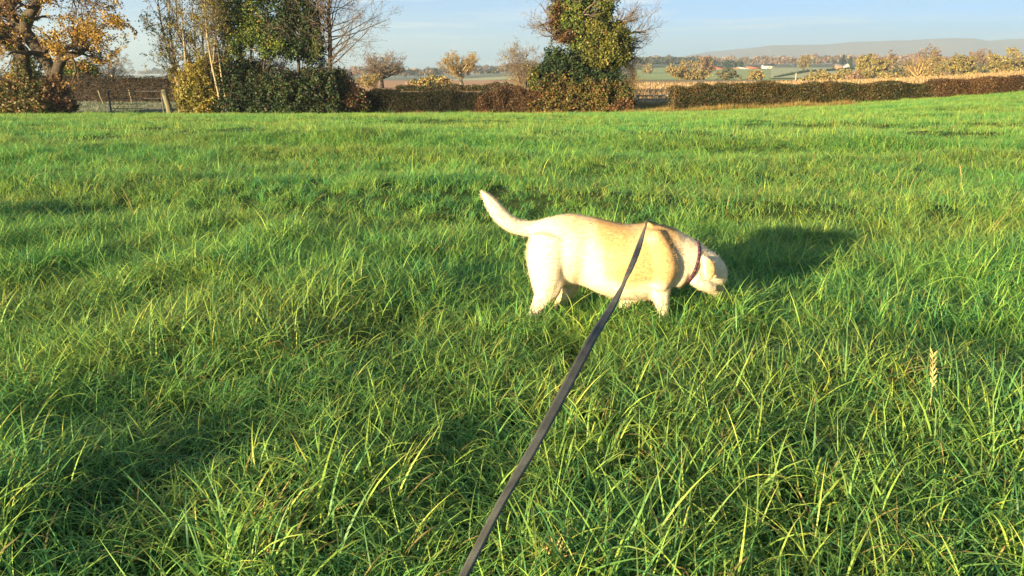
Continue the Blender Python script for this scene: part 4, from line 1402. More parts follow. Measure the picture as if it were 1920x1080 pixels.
# --- trees between the stubble and the pasture
M['far_dark'] = M['twig_grey']
FT = [('golden_tree', 'broad golden tree just right of the gap above the long hedge', 1290, 160, 1292, 136, 44, 23, 275, 'bark', 'twig_gold', 'far_gold', 5200, 51, 4, 1),
      ('dark_tree', 'dark grey green spreading tree beside the golden tree', 1366, 158, 1366, 143, 23, 14, 262, 'bark', 'far_dark', 'far_green', 2600, 52, 3, 1),
      ('round_tree', 'small rounded yellow tree below the farm buildings', 1414, 158, 1415, 146, 21, 12, 265, 'bark', 'twig_gold', 'far_gold', 2600, 53, 2, 1),
      ('olive_tree', 'rounded olive tree with forked trunk right of the small farmhouse', 1633, 160, 1634, 130, 32, 25, 250, 'bark_pale', 'twig_gold', 'far_olive', 4400, 54, 4, 1),
      ('broad_tree', 'broad golden green tree above the right part of the hedge', 1800, 156, 1800, 130, 42, 23, 240, 'bark', 'twig_gold', 'far_olive', 6400, 56, 5, 1),
      ('tall_tree', 'tallest golden olive tree at the right edge of the view', 1886, 152, 1884, 122, 33, 27, 225, 'bark', 'twig_gold', 'far_olive', 5600, 57, 5, 1),
      ('green_tree', 'grey green tree behind the lopped golden tree', 1686, 156, 1686, 132, 22, 19, 330, 'bark', 'far_dark', 'far_green', 2600, 58, 3, 1),
      ('tawny_tree', 'pale pinkish tree behind the golden tree near the gap', 1320, 152, 1322, 122, 18, 14, 420, 'bark', 'twig_gold', 'wood_far', 1600, 59, 3, 1),
      ('olive_tree', 'small olive tree left of the forked olive tree behind the reddish scrub', 1578, 152, 1580, 141, 22, 10, 300, 'bark', 'twig_gold', 'far_olive', 1800, 91, 3, 1),
      ('golden_tree', 'pale golden tree behind the gap between the lopped and broad trees', 1755, 150, 1754, 124, 22, 17, 340, 'bark', 'twig_gold', 'far_gold', 2400, 92, 3, 1),
      ('green_tree', 'grey green tree between the broad tree and the tallest tree', 1846, 148, 1844, 130, 20, 17, 330, 'bark', 'far_dark', 'far_green', 2400, 93, 3, 1),
      ('russet_tree', 'russet tree rising behind the broad golden green tree', 1842, 140, 1838, 109, 22, 13, 480, 'bark', 'twig_gold', 'wood_far', 1800, 94, 3, 1),
      ('russet_tree', 'russet tree rising behind the forked olive tree', 1668, 140, 1664, 114, 22, 14, 470, 'bark', 'twig_gold', 'wood_far', 1800, 95, 3, 1),
      ('russet_tree', 'russet tree behind the lopped tree and the broad tree', 1745, 140, 1742, 108, 20, 12, 500, 'bark', 'twig_gold', 'wood_far', 1800, 96, 3, 1),
      ('olive_tree', 'low olive tree right of the utility pole', 1540, 150, 1541, 142, 26, 9, 310, 'bark', 'twig_gold', 'far_olive', 1800, 97, 3, 1),
      ('edge_tree', 'golden tree cut off by the right edge of the picture', 1938, 150, 1938, 124, 26, 24, 230, 'bark', 'twig_gold', 'far_gold', 3000, 60, 4, 1),
      ('bare_tree', 'tall slim tawny tree at the end of the dark field hedge', 1507, 136, 1507, 117, 10, 13, 640, 'bark', 'twig_gold', 'far_gold', 1000, 61, 3, 1),
      ('meadow_tree', 'single pale tree in front of the far left woods beside the gap', 1215, 140, 1215, 131, 10, 9, 620, 'bark', 'twig_gold', 'far_gold', 900, 62, 3, 1)]
for nm, lab, bx, by, cx_, cy_, rx_, ry_, Y, bk_, tw_, lf, nl, sd, tp_, st_ in FT:
    k = Y / 250
    dome_tree(nm, lab, bx, by, cx_, cy_, rx_, ry_, Y, M[bk_], M[tw_], sd, tp_, 18, 6, 4, 0, M[lf], nl, (.28 * k, .6 * k), fork=.2, low=-.75, rmin=.00012 * Y)
# the lopped golden tree
YL = 190
lp = thing('lopped_tree', 'brightly lit golden tree with lopped stubby limbs behind the right hedge', 'tree', (*pix(1722, 160, YL)[:2], gz(pix(1722, 160, YL)[0], YL)))
lo = np.array(lp.location)
gl, gt = Geo(), Geo()
for pts, r in [([(1722, 162), (1722, 146), (1721, 134), (1723, 122), (1726, 112)], [3.8, 3.2, 2.4, 1.6, .6]), ([(1722, 148), (1712, 138), (1704, 128), (1700, 116)], [2.6, 2, 1.5, .5]), ([(1723, 146), (1731, 134), (1736, 124), (1740, 118)], [2.6, 2, 1.5, .5]),
               ([(1721, 140), (1714, 126), (1712, 112)], [2, 1.4, .5]), ([(1720, 150), (1706, 142), (1696, 134)], [2, 1.3, .5]), ([(1724, 138), (1730, 122), (1732, 110)], [2, 1.4, .5])]:
    P0, r0 = poly(np.array([pix(a, b, YL + rng.uniform(-.8, .8)) for a, b in pts]), np.array(r) * mpp(YL), 8)
    V, F = tubes(P0, r0, 6)
    gl.add(V, F)
    P1, r1 = grow(P0, r0, 16, .3, 1., (20, 60), .35, .2, 5, .2, .1, .45, .3)
    V, F = tubes(P1, np.maximum(r1, .02), 3)
    gt.add(V, F)
    P2, r2 = grow(P1, r1, 5, .2, 1., (20, 60), .5, .2, 3, .2, .08, .5, .3)
    V, F = tubes(P2, np.maximum(r2, .012), 3)
    gt.add(V, F)
gl.obj('trunk', M['twig_gold'], lp, lo, True)
gt.obj('crown', M['twig_gold'], lp, lo)
bush('scrub_bush', 'low reddish scrub under the pole beyond the right hedge', 'bush', [(1530, 150, 34, 9, 230), (1556, 148, 26, 10, 231)], M['far_olive'], 1700, (.3, .7), M['twig_gold'], 30, .25)
bush('scrub_bush', 'reddish brown scrub between the pole and the forked olive tree', 'bush', [(1598, 148, 22, 11, 240)], M['wood_far'], 900, (.3, .7), M['twig_gold'], 20, .1)
bush('scrub_bush', 'tawny scrub between the forked olive tree and the lopped tree', 'bush', [(1672, 148, 24, 10, 235)], M['far_gold'], 900, (.3, .7), M['twig_gold'], 20, .1)
bush('scrub_bush', 'tawny scrub between the lopped tree and the broad golden green tree', 'bush', [(1750, 146, 22, 12, 235)], M['far_gold'], 900, (.3, .7), M['twig_gold'], 20, .1)

# --- far woods, one mass of crowns
g = Geo()


def woods(n, u0, u1, y0, y1, h, seed, tint0, cs=1.0):
    r = np.random.default_rng(seed)
    Y = np.exp(r.uniform(np.log(y0), np.log(y1), n))
    u = r.uniform(u0, u1, n)
    X = u * Y
    Z = ground_z(X, Y, False)
    H = r.uniform(h[0], h[1], n) * (.7 + .6 * vnoise(X, Y, 120, 71))
    m = 30
    d = nrm(r.normal(size=(n, m, 3)))
    d[..., 2] = np.abs(d[..., 2]) * 1.1 - .35
    rad = H * r.uniform(.32, .5, n) * cs
    C = np.stack([X, Y, Z + H * .62], -1)[:, None] + d * np.stack([rad, rad, H * .42], -1)[:, None] * r.uniform(.6, 1.05, (n, m, 1))
    base = np.clip(vnoise(X, Y, 90, 72) * .8 + r.normal(0, .16, n) + tint0, 0, 1)
    T = np.stack([np.repeat(base[:, None], m, 1) + r.normal(0, .06, (n, m)), r.uniform(0, 1, (n, m)), np.zeros((n, m))], -1)
    sz = np.repeat((rad * .6)[:, None], m, 1)
    global rng
    V, F, T = quads(C.reshape(-1, 3), sz.reshape(-1), T.reshape(-1, 3).clip(0, 1))
    g.add(V, F, T)


woods(760, .12, .80, 990, 1250, (7, 12), 1, .0)
woods(850, .06, .85, 1250, 2600, (10, 16), 2, .12)
woods(260, .47, .85, 560, 960, (6, 10), 6, .25)
woods(170, .44, .85, 330, 560, (5, 8), 7, .3)
woods(260, .155, .26, 930, 990, (8, 12), 3, -.25)
woods(420, -.30, .14, 820, 1500, (9, 15), 4, -.25)
woods(520, -.55, .16, 1500, 3000, (12, 20), 5, .0)
o = g.obj('woodland', M['wood_far'], None)
tag(o, 'russet and grey winter woods spread over the far plain', 'woods', kind='stuff')

# conifers beside the small farmhouse and on the farm
for a, t, b, Y, lab in [(1580, 103, 127, 800, 'left one of two dark pointed conifers behind the small farmhouse'), (1593, 106, 127, 800, 'right one of two dark pointed conifers behind the small farmhouse'), (1331, 105.5, 122, 860, 'lone dark conifer above the red roofed farm')]:
    p = pix(a, b, Y)
    z0 = gz(p[0], Y)
    H = pix(a, t, Y)[2] - z0
    c_ = thing('conifer', lab, 'tree', (p[0], Y, z0), None)
    V, F = tubes(np.linspace([p[0], Y, z0 - .3], [p[0], Y, z0 + H * .95], 4)[None], np.array([[.3, .25, .15, .05]]), 6)
    Geo().add(V, F).obj('trunk', M['bark'], c_, (p[0], Y, z0))
    n_ = 420
    tt = rng.uniform(.06, 1, n_)
    an = rng.uniform(0, 6.28, n_)
    rr = (1 - tt) ** .8 * H * .26 * rng.uniform(.6, 1.1, n_) + .2
    C = np.stack([p[0] + rr * np.cos(an), Y + rr * np.sin(an), z0 + tt * H], -1)
    V, F, T = quads(C, rng.uniform(.7, 1.6, n_), rtint(n_))
    Geo().add(V, F, T).obj('crown', M['dark_leaf'], c_, (p[0], Y, z0))
bush('far_shrubbery', 'dark evergreen shrubbery among the red roofed farm buildings', 'bush', [(1328, 122, 12, 6, 850), (1365, 121, 9, 6, 845), (1386, 121, 8, 5, 850)], M['dark_leaf'], 1530, (1.250, 2.750), None, 0, 0)


def building(label, x0, x1, yb, ye, yr, Y, dep, wallm, roofm, gable=False, nwin=3, name='farm_building'):
    a, b = pix(x0, yb, Y), pix(x1, yb, Y)
    ze, zr = pix(x0, ye, Y)[2], pix(x0, yr, Y)[2]
    z0 = min(gz(a[0], Y), pix(x0, yb, Y)[2]) - .6
    o = thing(name, label, 'building', ((a[0] + b[0]) / 2, Y, z0))
    oo = np.array(o.location)
    xa, xb, ya, yb_ = a[0], b[0], Y, Y + dep
    if gable:
        xm = (xa + xb) / 2
        V = [(xa, ya, z0), (xb, ya, z0), (xb, ya, ze), (xm, ya, zr - .12), (xa, ya, ze), (xa, yb_, z0), (xb, yb_, z0), (xb, yb_, ze), (xm, yb_, zr - .12), (xa, yb_, ze)]
        g = Geo().add(V, [np.array([[0, 1, 2, 3, 4], [6, 5, 9, 8, 7]]), np.array([[1, 6, 7, 2], [5, 0, 4, 9]])])
        g.obj('wall', wallm, o, oo)
        e = .5
        g = Geo()
        for s, xx in ((-1, xa - e), (1, xb + e)):
            V = np.array([(xx, ya - e, ze - .3), (xm, ya - e, zr), (xm, yb_ + e, zr), (xx, yb_ + e, ze - .3)])
            V2 = np.concatenate([V, V + np.array([0, 0, .25])])
            g.add(V2, np.array([[0, 3, 2, 1], [4, 5, 6, 7], [0, 1, 5, 4], [1, 2, 6, 5], [2, 3, 7, 6], [3, 0, 4, 7]]))
        g.obj('roof', roofm, o, oo)
    else:
        ym = (ya + yb_) / 2
        V = [(xa, ya, z0), (xa, yb_, z0), (xa, yb_, ze), (xa, ym, zr - .12), (xa, ya, ze), (xb, ya, z0), (xb, yb_, z0), (xb, yb_, ze), (xb, ym, zr - .12), (xb, ya, ze)]
        g = Geo().add(V, [np.array([[1, 0, 4, 3, 2], [5, 6, 7, 8, 9]]), np.array([[0, 5, 9, 4], [6, 1, 2, 7]])])
        g.obj('wall', wallm, o, oo)
        e = .5
        g = Geo()
        for yy in (ya - e, yb_ + e):
            V = np.array([(xa - e, yy, ze - .3), (xb + e, yy, ze - .3), (xb + e, ym, zr), (xa - e, ym, zr)])
            V2 = np.concatenate([V, V + np.array([0, 0, .25])])
            g.add(V2, np.array([[0, 3, 2, 1], [4, 5, 6, 7], [0, 1, 5, 4], [1, 2, 6, 5], [2, 3, 7, 6], [3, 0, 4, 7]]))
        g.obj('roof', roofm, o, oo)
    for k in range(nwin):
        x = xa + (xb - xa) * (k + .5) / nwin
        g = Geo()
        box(g, (x, ya - .02, z0 + (ze - z0) * .62), (1.2, .12, 1.2))
        g.obj('window', M['glass'], o, oo)
    if nwin:
        g = Geo()
        box(g, (xa + (xb - xa) * .36, ya - .02, z0 + 1.3), (1.4, .14, 2.4))
        g.obj('door', M['dark_steel'], o, oo)
    return o


building('red tiled farmhouse at the left end of the far farm', 1338, 1358, 134, 130, 124.5, 800, 8, M['brick'], M['roof_red'], False, 3)
building('low grey roofed outbuilding beside the red tiled farmhouse', 1361, 1375, 134, 131.5, 129, 795, 7, M['render'], M['roof_grey'], False, 2)
building('small brick cottage with red roof in the middle of the far farm', 1373, 1388, 132, 129, 126, 810, 8, M['brick'], M['roof_red'], True, 2)
building('pale long farm shed with light roof', 1386, 1404, 131, 128.5, 125.5, 815, 10, M['render'], M['render'], False, 2)
building('large red tiled barn at the right of the far farm', 1403, 1425, 132, 128, 123.5, 812, 11, M['brick'], M['roof_red'], False, 3)
building('white walled barn with dark roof right of the red roofs', 1432, 1453, 128, 123.5, 120.5, 850, 10, M['render'], M['roof_dark'], False, 3)
building('small tawny roofed farmhouse standing alone below two conifers', 1569, 1584, 127.5, 124, 119, 760, 7, M['brick'], M['roof_grey'], False, 2, 'farmhouse')
building('pale gabled wing at the right of the lone small farmhouse', 1583, 1593, 127.3, 124, 118.8, 758, 8, M['render'], M['roof_grey'], True, 1, 'farmhouse')
building('far pale blue roofed shed among the woods', 1487, 1499, 116, 114.5, 112.5, 1150, 10, M['render'], M['render'], False, 2, 'farm_shed')

# --- stubble stalks
n_ = 15000
Y = np.exp(rng.uniform(np.log(57.5), np.log(150), n_))
u = rng.uniform(.07, .72, n_)
X = u * Y
row = .85
ca, sa = math.cos(R(28)), math.sin(R(28))
v = -X * sa + Y * ca
w = X * ca + Y * sa
v = np.round(v / row) * row + rng.normal(0, .05, n_)
X, Y = w * ca - v * sa, w * sa + v * ca
k = (Y > 57.3) & (X / Y > .07)
X, Y = X[k], Y[k]
n_ = len(X)
Z = ground_z(X, Y, False) + .05
h = rng.uniform(.18, .42, n_)
a = rng.uniform(0, 3.14, n_)
w_ = .02 * np.maximum(1, Y / 60)
l = rng.normal(0, .18, (n_, 2)) * h[:, None]
dx, dy = np.cos(a) * w_, np.sin(a) * w_
V = np.stack([np.stack([X - dx, Y - dy, Z], -1), np.stack([X + dx, Y + dy, Z], -1), np.stack([X + dx * .7 + l[:, 0], Y + dy * .7 + l[:, 1], Z + h], -1), np.stack([X - dx * .7 + l[:, 0], Y - dy * .7 + l[:, 1], Z + h], -1)], 1)
g = Geo().add(V.reshape(-1, 3), np.arange(n_ * 4).reshape(n_, 4), np.repeat(rtint(n_), 4, 0))
o = g.obj('maize_stubble', M['stubble'], None)
tag(o, 'rows of cut golden maize stalks in the stubble field', 'stubble', kind='stuff')

# --- rough verge grass along the hedges, frosted grass behind the gate
colD = make_sources('verge_tuft', NA, M['tawny'], lambda k: blade_clump(26, (.12, .5), .016, 3, .16, (.2, 1.0), .25, 400 + k))
colE = make_sources('frost_tuft', NA, M['frost'], lambda k: blade_clump(22, (.06, .2), .016, 3, .16, (.3, 1.2), .25, 500 + k))


def verge(name, label, px0, px1, y0, y1, n, col, sc, thin=.4):
    Y = rng.uniform(y0, y1, n)
    P = rng.uniform(px0, px1, n)
    X = (P - 960) / FPX * (Y * CT + .5)
    k = vnoise(X, Y, 1.1, 61) > thin * rng.uniform(.5, 1, n)
    X, Y = X[k], Y[k]
    s = sc * (.5 + .9 * vnoise(X, Y, .8, 62)) * rng.uniform(.7, 1.2, len(X))
    o = scatter(name, np.stack([X, Y, ground_z(X, Y)], -1), np.stack([rng.normal(0, .15, len(X)), rng.normal(0, .15, len(X)), rng.uniform(0, 6.28, len(X))], -1),
                np.stack([s ** .5, s ** .5, s], -1), rng.integers(0, NA, len(X)), col)
    tag(o, label, 'grass', kind='stuff')


verge('verge_grass', 'rough tawny grass and weeds along the foot of the right hedge', 1175, 1600, 47.2, 49.3, 1500, colD, .95)
verge('hedge_bottom_grass', 'tawny dead grass at the foot of the bank below the ivy tree', 930, 1200, 48.0, 49.2, 380, colD, .7, .7)
verge('rough_grass', 'short rough grass under the mid hedge and tree clump', 330, 930, 47.4, 49.3, 1100, colD, .75, .85)
verge('gap_grass', 'dead grass and weeds in the hedge gap before the rail fence', 1180, 1275, 49.5, 57, 700, colD, 1.)
verge('frosted_grass', 'pale frosted grass in the shaded lane behind the gate', -60, 345, 49.2, 59.5, 4200, colE, 1.3, .3)
verge('lane_grass', 'shaded green grass in front of the gate', -80, 345, 46.4, 49.4, 1500, colC, 1.0, .1)
verge('far_verge_grass', 'grass at the foot of the far right hedge', 1600, 1990, 46.5, 49.2, 1300, colC, 1.0, .2)

# ------------------------------------------------------------------ the dog
YD = 3.55
DM = (YD * CT + 1.0 * ST) / FPX       # metres per photo pixel at the dog


def ell_loft(secs, K=None, seg=20):
    """secs: (px, py, dy, half_in_plane_px, half_depth_m) -> closed loft; sections square to the path"""
    S = np.asarray(secs, float)
    C = np.array([pix(a, b, YD + d) for a, b, d in S[:, :3]])
    K = K or (len(S) - 1) * 4 + 1
    C = catmull(C, K)
    hp_ = np.maximum(catmull(np.stack([S[:, 3] * DM, S[:, 4], S[:, 4]], -1), K), .004)
    T = np.empty_like(C)
    T[1:-1] = C[2:] - C[:-2]
    T[0] = C[1] - C[0]
    T[-1] = C[-1] - C[-2]
    T = nrm(T)
    side = np.tile([0, 1., 0], (K, 1))
    side = nrm(side - (side * T).sum(1, keepdims=True) * T)
    upv = np.cross(T, side)
    an = np.linspace(0, 2 * np.pi, seg, endpoint=False)
    V = C[:, None] + upv[:, None] * (np.cos(an)[None, :, None] * hp_[:, None, :1]) + side[:, None] * (np.sin(an)[None, :, None] * hp_[:, None, 1:2])
    i = np.arange(K * seg).reshape(K, seg)
    q = np.stack([i[:-1], np.roll(i[:-1], -1, 1), np.roll(i[1:], -1, 1), i[1:]], -1).reshape(-1, 4)
    # rounded ends
    e0 = C[0] - T[0] * hp_[0].min() * .55
    e1 = C[-1] + T[-1] * hp_[-1].min() * .55
    Vv = np.concatenate([V.reshape(-1, 3), [e0, e1]])
    n0, n1 = K * seg, K * seg + 1
    tri = [(i[0, (k + 1) % seg], i[0, k], n0) for k in range(seg)] + [(i[-1, k], i[-1, (k + 1) % seg], n1) for k in range(seg)]
    return Vv, [q, np.array(tri)]


def vspan(px_, top, bot, hw, dy=0):
    return (px_, (top + bot) / 2, dy, (bot - top) / 2, hw)


body = Geo()
# trunk from rump to chest
body.add(*ell_loft([vspan(1001, 436, 520, .055), vspan(1012, 422, 532, .105), vspan(1036, 409, 538, .142), vspan(1068, 401, 536, .146), vspan(1094, 405, 535, .128), vspan(1118, 410, 541, .142), vspan(1150, 417, 553, .168),
                    vspan(1180, 420, 562, .172), vspan(1212, 419, 562, .165), vspan(1242, 421, 556, .150), vspan(1262, 432, 548, .125), vspan(1276, 446, 540, .09)], seg=28))
# neck, head, muzzle
body.add(*ell_loft([(1236, 474, 0, 46, .13), (1264, 482, .005, 47, .118), (1290, 490, .01, 42, .100), (1306, 497, .015, 37, .088), (1322, 503, .025, 34, .084), (1335, 512, .045, 29, .078), (1342, 522, .075, 22, .062)], seg=22))
body.add(*ell_loft([(1326, 514, .03, 26, .062), (1337, 527, .075, 18, .048), (1343, 539, .125, 14, .040), (1347, 548, .17, 12, .034)], seg=16))
# jowl and throat folds
body.add(*ell_loft([(1300, 520, -.05, 13, .04), (1316, 530, -.035, 14, .045), (1332, 537, .0, 12, .045)], seg=14))
body.add(*ell_loft([(1258, 450, -.045, 18, .05), (1270, 480, -.060, 22, .05), (1274, 505, -.060, 22, .046), (1262, 530, -.052, 18, .045)], seg=14))
# shoulder and upper arm lumps
body.add(*ell_loft([(1226, 438, -.085, 15, .045), (1242, 476, -.126, 21, .058), (1246, 506, -.132, 22, .056), (1232, 536, -.118, 18, .05)], seg=16))
body.add(*ell_loft([(1232, 440, .09, 17, .045), (1246, 478, .115, 25, .06), (1240, 520, .11, 24, .055)], seg=16))
# belly and flank
body.add(*ell_loft([(1112, 506, 0, 34, .13), (1134, 512, 0, 38, .155), (1170, 522, 0, 38, .16), (1205, 524, 0, 36, .14)], seg=20))
# hind leg, near side, pushing off behind
body.add(*ell_loft([(1030, 446, -.07, 36, .075), (1024, 488, -.098, 35, .080), (1024, 525, -.108, 28, .068), (1022, 550, -.105, 21, .048), (1013, 566, -.105, 14.5, .034), (1005, 580, -.105, 11.5, .028), (1000, 596, -.105, 10.5, .026), (998, 612, -.105, 11, .03)], seg=18))
body.add(*ell_loft([(996, 612, -.105, 8, .03), (1008, 617, -.107, 9, .036), (1018, 620, -.108, 6, .03)], seg=14))
# stifle bulge
body.add(*ell_loft([(1036, 505, -.10, 20, .05), (1042, 530, -.105, 15, .045), (1034, 552, -.105, 12, .036)], seg=14))
# hind leg, far side, stepping forward
body.add(*ell_loft([(1040, 465, .06, 38, .075), (1056, 505, .085, 30, .07), (1068, 532, .095, 20, .052), (1062, 552, .10, 13, .034), (1050, 570, .10, 11, .028), (1052, 590, .10, 10, .026), (1056, 608, .10, 10, .028)], seg=16))
body.add(*ell_loft([(1054, 610, .10, 8, .03), (1066, 613, .10, 9, .036), (1075, 615, .10, 6, .03)], seg=14))
# foreleg, near side
body.add(*ell_loft([(1236, 520, -.105, 24, .055), (1237, 545, -.10, 19.5, .046), (1241, 566, -.095, 14, .037), (1243, 588, -.092, 11, .030), (1243, 608, -.092, 11, .030), (1245, 618, -.092, 11, .032)], seg=16))
body.add(*ell_loft([(1243, 619, -.092, 9, .034), (1256, 623, -.093, 10, .04), (1266, 626, -.094, 6, .032)], seg=14))
# foreleg, far side, trailing
body.add(*ell_loft([(1198, 535, .09, 24, .055), (1182, 560, .095, 16, .042), (1170, 575, .095, 12, .032), (1163, 592, .095, 10.5, .029), (1160, 606, .095, 10.5, .029)], seg=16))
body.add(*ell_loft([(1158, 606, .095, 8, .03), (1170, 610, .095, 9, .036), (1179, 612, .095, 6, .03)], seg=14))
# tail
body.add(*ell_loft([(1034, 424, 0, 18, .05), (1006, 429, 0, 15.5, .042), (978, 427, -.005, 14.5, .036), (955, 418, -.01, 15, .036), (936, 401, -.01, 14.5, .034), (921, 381, -.01, 12, .028), (911, 368, -.008, 7, .018), (904, 359, -.005, 3, .009)], seg=16))
# ears
body.add(*ell_loft([(1318, 486, -.062, 7, .020), (1325, 490, -.100, 9, .017), (1329, 501, -.128, 12, .012), (1330, 514, -.136, 11, .010), (1327, 525, -.134, 6, .008)], seg=14))
body.add(*ell_loft([(1330, 484, .095, 6, .02), (1340, 492, .12, 11, .015), (1345, 506, .125, 11, .012), (1344, 520, .12, 6, .010)], seg=14))
# shoulder-top tuft
body.add(*ell_loft([(1222, 424, -.02, 8, .03), (1216, 419.5, -.015, 4, .018), (1211, 415.5, -.012, 1.6, .008)], seg=10))

dog_c = np.array([pix(1140, 500, YD)[0], YD, gz(pix(1140, 500, YD)[0], YD)])
dog = thing('dog', 'cream yellow labrador sniffing the long grass with its head down', 'dog', dog_c)
tmp = body.obj('dog_rough', None, None)
rm = tmp.modifiers.new('remesh', 'REMESH')
rm.mode = 'VOXEL'
rm.voxel_size = .0072
sm = tmp.modifiers.new('smooth', 'SMOOTH')
sm.factor = .5
sm.iterations = 8
dg = bpy.context.evaluated_depsgraph_get()
ev_ = tmp.evaluated_get(dg)
me = bpy.data.meshes.new_from_object(ev_)
bpy.data.objects.remove(tmp, do_unlink=True)
nv = len(me.vertices)
co = np.empty(nv * 3, np.float32)
me.vertices.foreach_get('co', co)
co = co.reshape(-1, 3)
# pelt colour by body region: tan saddle and ears, cream flanks, painted rib shade
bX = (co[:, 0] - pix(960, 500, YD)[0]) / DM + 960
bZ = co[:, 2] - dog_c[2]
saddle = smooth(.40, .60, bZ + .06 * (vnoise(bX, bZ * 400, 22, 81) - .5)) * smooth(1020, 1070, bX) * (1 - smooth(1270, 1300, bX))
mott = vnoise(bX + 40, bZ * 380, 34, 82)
rib_shade = smooth(1095, 1130, bX) * (1 - smooth(1235, 1275, bX)) * smooth(.16, .3, bZ)  # mottled tan here stands in for shading on the flank
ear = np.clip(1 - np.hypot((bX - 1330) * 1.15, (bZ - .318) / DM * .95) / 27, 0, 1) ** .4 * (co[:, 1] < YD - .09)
tan = np.clip(saddle * .6 + rib_shade * (.10 + 1.0 * smooth(.15, .9, mott)) + ear * 1.5, 0, 1)
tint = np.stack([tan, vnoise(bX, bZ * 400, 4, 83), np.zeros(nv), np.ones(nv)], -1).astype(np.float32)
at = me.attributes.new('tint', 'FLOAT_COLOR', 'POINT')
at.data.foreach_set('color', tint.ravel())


def coat_mat(name, fur=False):
    m, n, out = newmat(name)
    at = n.nodes.new('ShaderNodeAttribute')
    at.attribute_name = 'tint'
    sp = n.nodes.new('ShaderNodeSeparateColor')
    n.links.new(at.outputs['Color'], sp.inputs['Color'])
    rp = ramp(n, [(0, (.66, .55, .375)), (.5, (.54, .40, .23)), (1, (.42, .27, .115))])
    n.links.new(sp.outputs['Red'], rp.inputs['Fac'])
    hs = n.nodes.new('ShaderNodeHueSaturation')
    mr = n.nodes.new('ShaderNodeMapRange')
    mr.inputs['To Min'].default_value = .92
    mr.inputs['To Max'].default_value = 1.06
    n.links.new(sp.outputs['Green'], mr.inputs['Value'])
    n.links.new(mr.outputs['Result'], hs.inputs['Value'])
    n.links.new(rp.outputs['Color'], hs.inputs['Color'])
    pb = n.nodes.new('ShaderNodeBsdfPrincipled')
    pb.inputs['Roughness'].default_value = .75
    pb.inputs['Specular IOR Level'].default_value = .15
    n.links.new(hs.outputs['Color'], pb.inputs['Base Color'])
    if not fur:
        tc = n.nodes.new('ShaderNodeTexCoord')
        mp = n.nodes.new('ShaderNodeMapping')
        mp.inputs['Scale'].default_value = (.35, 1, 1)
        nz = n.nodes.new('ShaderNodeTexNoise')
        nz.inputs['Scale'].default_value = 160
        nz.inputs['Detail'].default_value = 3
        b = n.nodes.new('ShaderNodeBump')
        b.inputs['Strength'].default_value = .25
        b.inputs['Distance'].default_value = .006
        n.links.new(tc.outputs['Object'], mp.inputs[0])
        n.links.new(mp.outputs[0], nz.inputs['Vector'])
        n.links.new(nz.outputs['Fac'], b.inputs['Height'])
        n.links.new(b.outputs['Normal'], pb.inputs['Normal'])
    n.links.new(pb.outputs[0], out.inputs['Surface'])
    return m


me.name = 'dog_body'
me.materials.clear()
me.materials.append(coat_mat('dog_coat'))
me.polygons.foreach_set('use_smooth', np.ones(len(me.polygons), bool))
nor = np.empty(nv * 3, np.float32)
me.vertices.foreach_get('normal', nor)
nor = nor.reshape(-1, 3)
me.transform(__import__('mathutils').Matrix.Translation(-Vector(dog_c)))
bo = link('body', me, dog)
# short coat
ns_ = 60000
pk = rng.integers(0, nv, ns_)
P = co[pk] + rng.normal(0, .0035, (ns_, 3))
Nn = nor[pk]
flow = np.tile([-1., 0, -.35], (ns_, 1))
head = smooth(1300, 1330, bX[pk])[:, None]
leg = (smooth(.2, .12, bZ[pk]))[:, None]
flow = flow * (1 - leg) + np.array([-.1, 0, -1.]) * leg
tailm = (1 - smooth(990, 1010, bX[pk]))[:, None] * (1 - leg)
flow = flow * (1 - tailm) + np.array([-.75, 0, .45]) * tailm
d = nrm(flow - (flow * Nn).sum(1, keepdims=True) * Nn + rng.normal(0, .22, (ns_, 3)))
d = nrm(d + Nn * .17)
L_ = (rng.uniform(.008, .016, ns_) * (1 + .5 * tailm[:, 0]))[:, None]
sd = nrm(np.cross(d, Nn)) * .0011
base = P - Nn * .001
V = np.stack([base - sd, base + sd, base + d * L_], 1)
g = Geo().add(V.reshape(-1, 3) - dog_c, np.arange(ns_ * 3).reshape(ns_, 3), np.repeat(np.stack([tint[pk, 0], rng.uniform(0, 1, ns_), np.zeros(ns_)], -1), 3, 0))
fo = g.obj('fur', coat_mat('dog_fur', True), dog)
fo['kind'] = 'stuff'


def lump(c, r, name, mat, parent, org, seg=10):
    th = np.linspace(0, np.pi, seg)
    ph = np.linspace(0, 2 * np.pi, seg, endpoint=False)
    V = np.stack([np.outer(np.sin(th), np.cos(ph)) * r[0], np.outer(np.sin(th), np.sin(ph)) * r[1], np.outer(np.cos(th), np.ones(seg)) * r[2]], -1) + np.asarray(c)
    i = np.arange(seg * seg).reshape(seg, seg)
    q = np.stack([i[:-1], i[1:], np.roll(i[1:], -1, 1), np.roll(i[:-1], -1, 1)], -1).reshape(-1, 4)
    return Geo().add(V.reshape(-1, 3), q).obj(name, mat, parent, org, True)


M['nose'] = rough_mat('dog_nose', [(.3, (.05, .035, .03)), (.7, (.10, .06, .05))], 60, rough=.45, bump=.3, bdist=.002)
M['eye'] = rough_mat('dog_eye', [(.3, (.02, .012, .008)), (.7, (.05, .03, .015))], 30, rough=.1, bump=0, spec=.6)
lump(pix(1352, 551, YD + .20), (.016, .014, .014), 'nose', M['nose'], dog, dog_c)
lump(pix(1348, 511, YD + .055), (.011, .011, .011), 'eye', M['eye'], dog, dog_c)
lump(pix(1354, 511, YD + .115), (.011, .011, .011), 'eye', M['eye'], dog, dog_c)

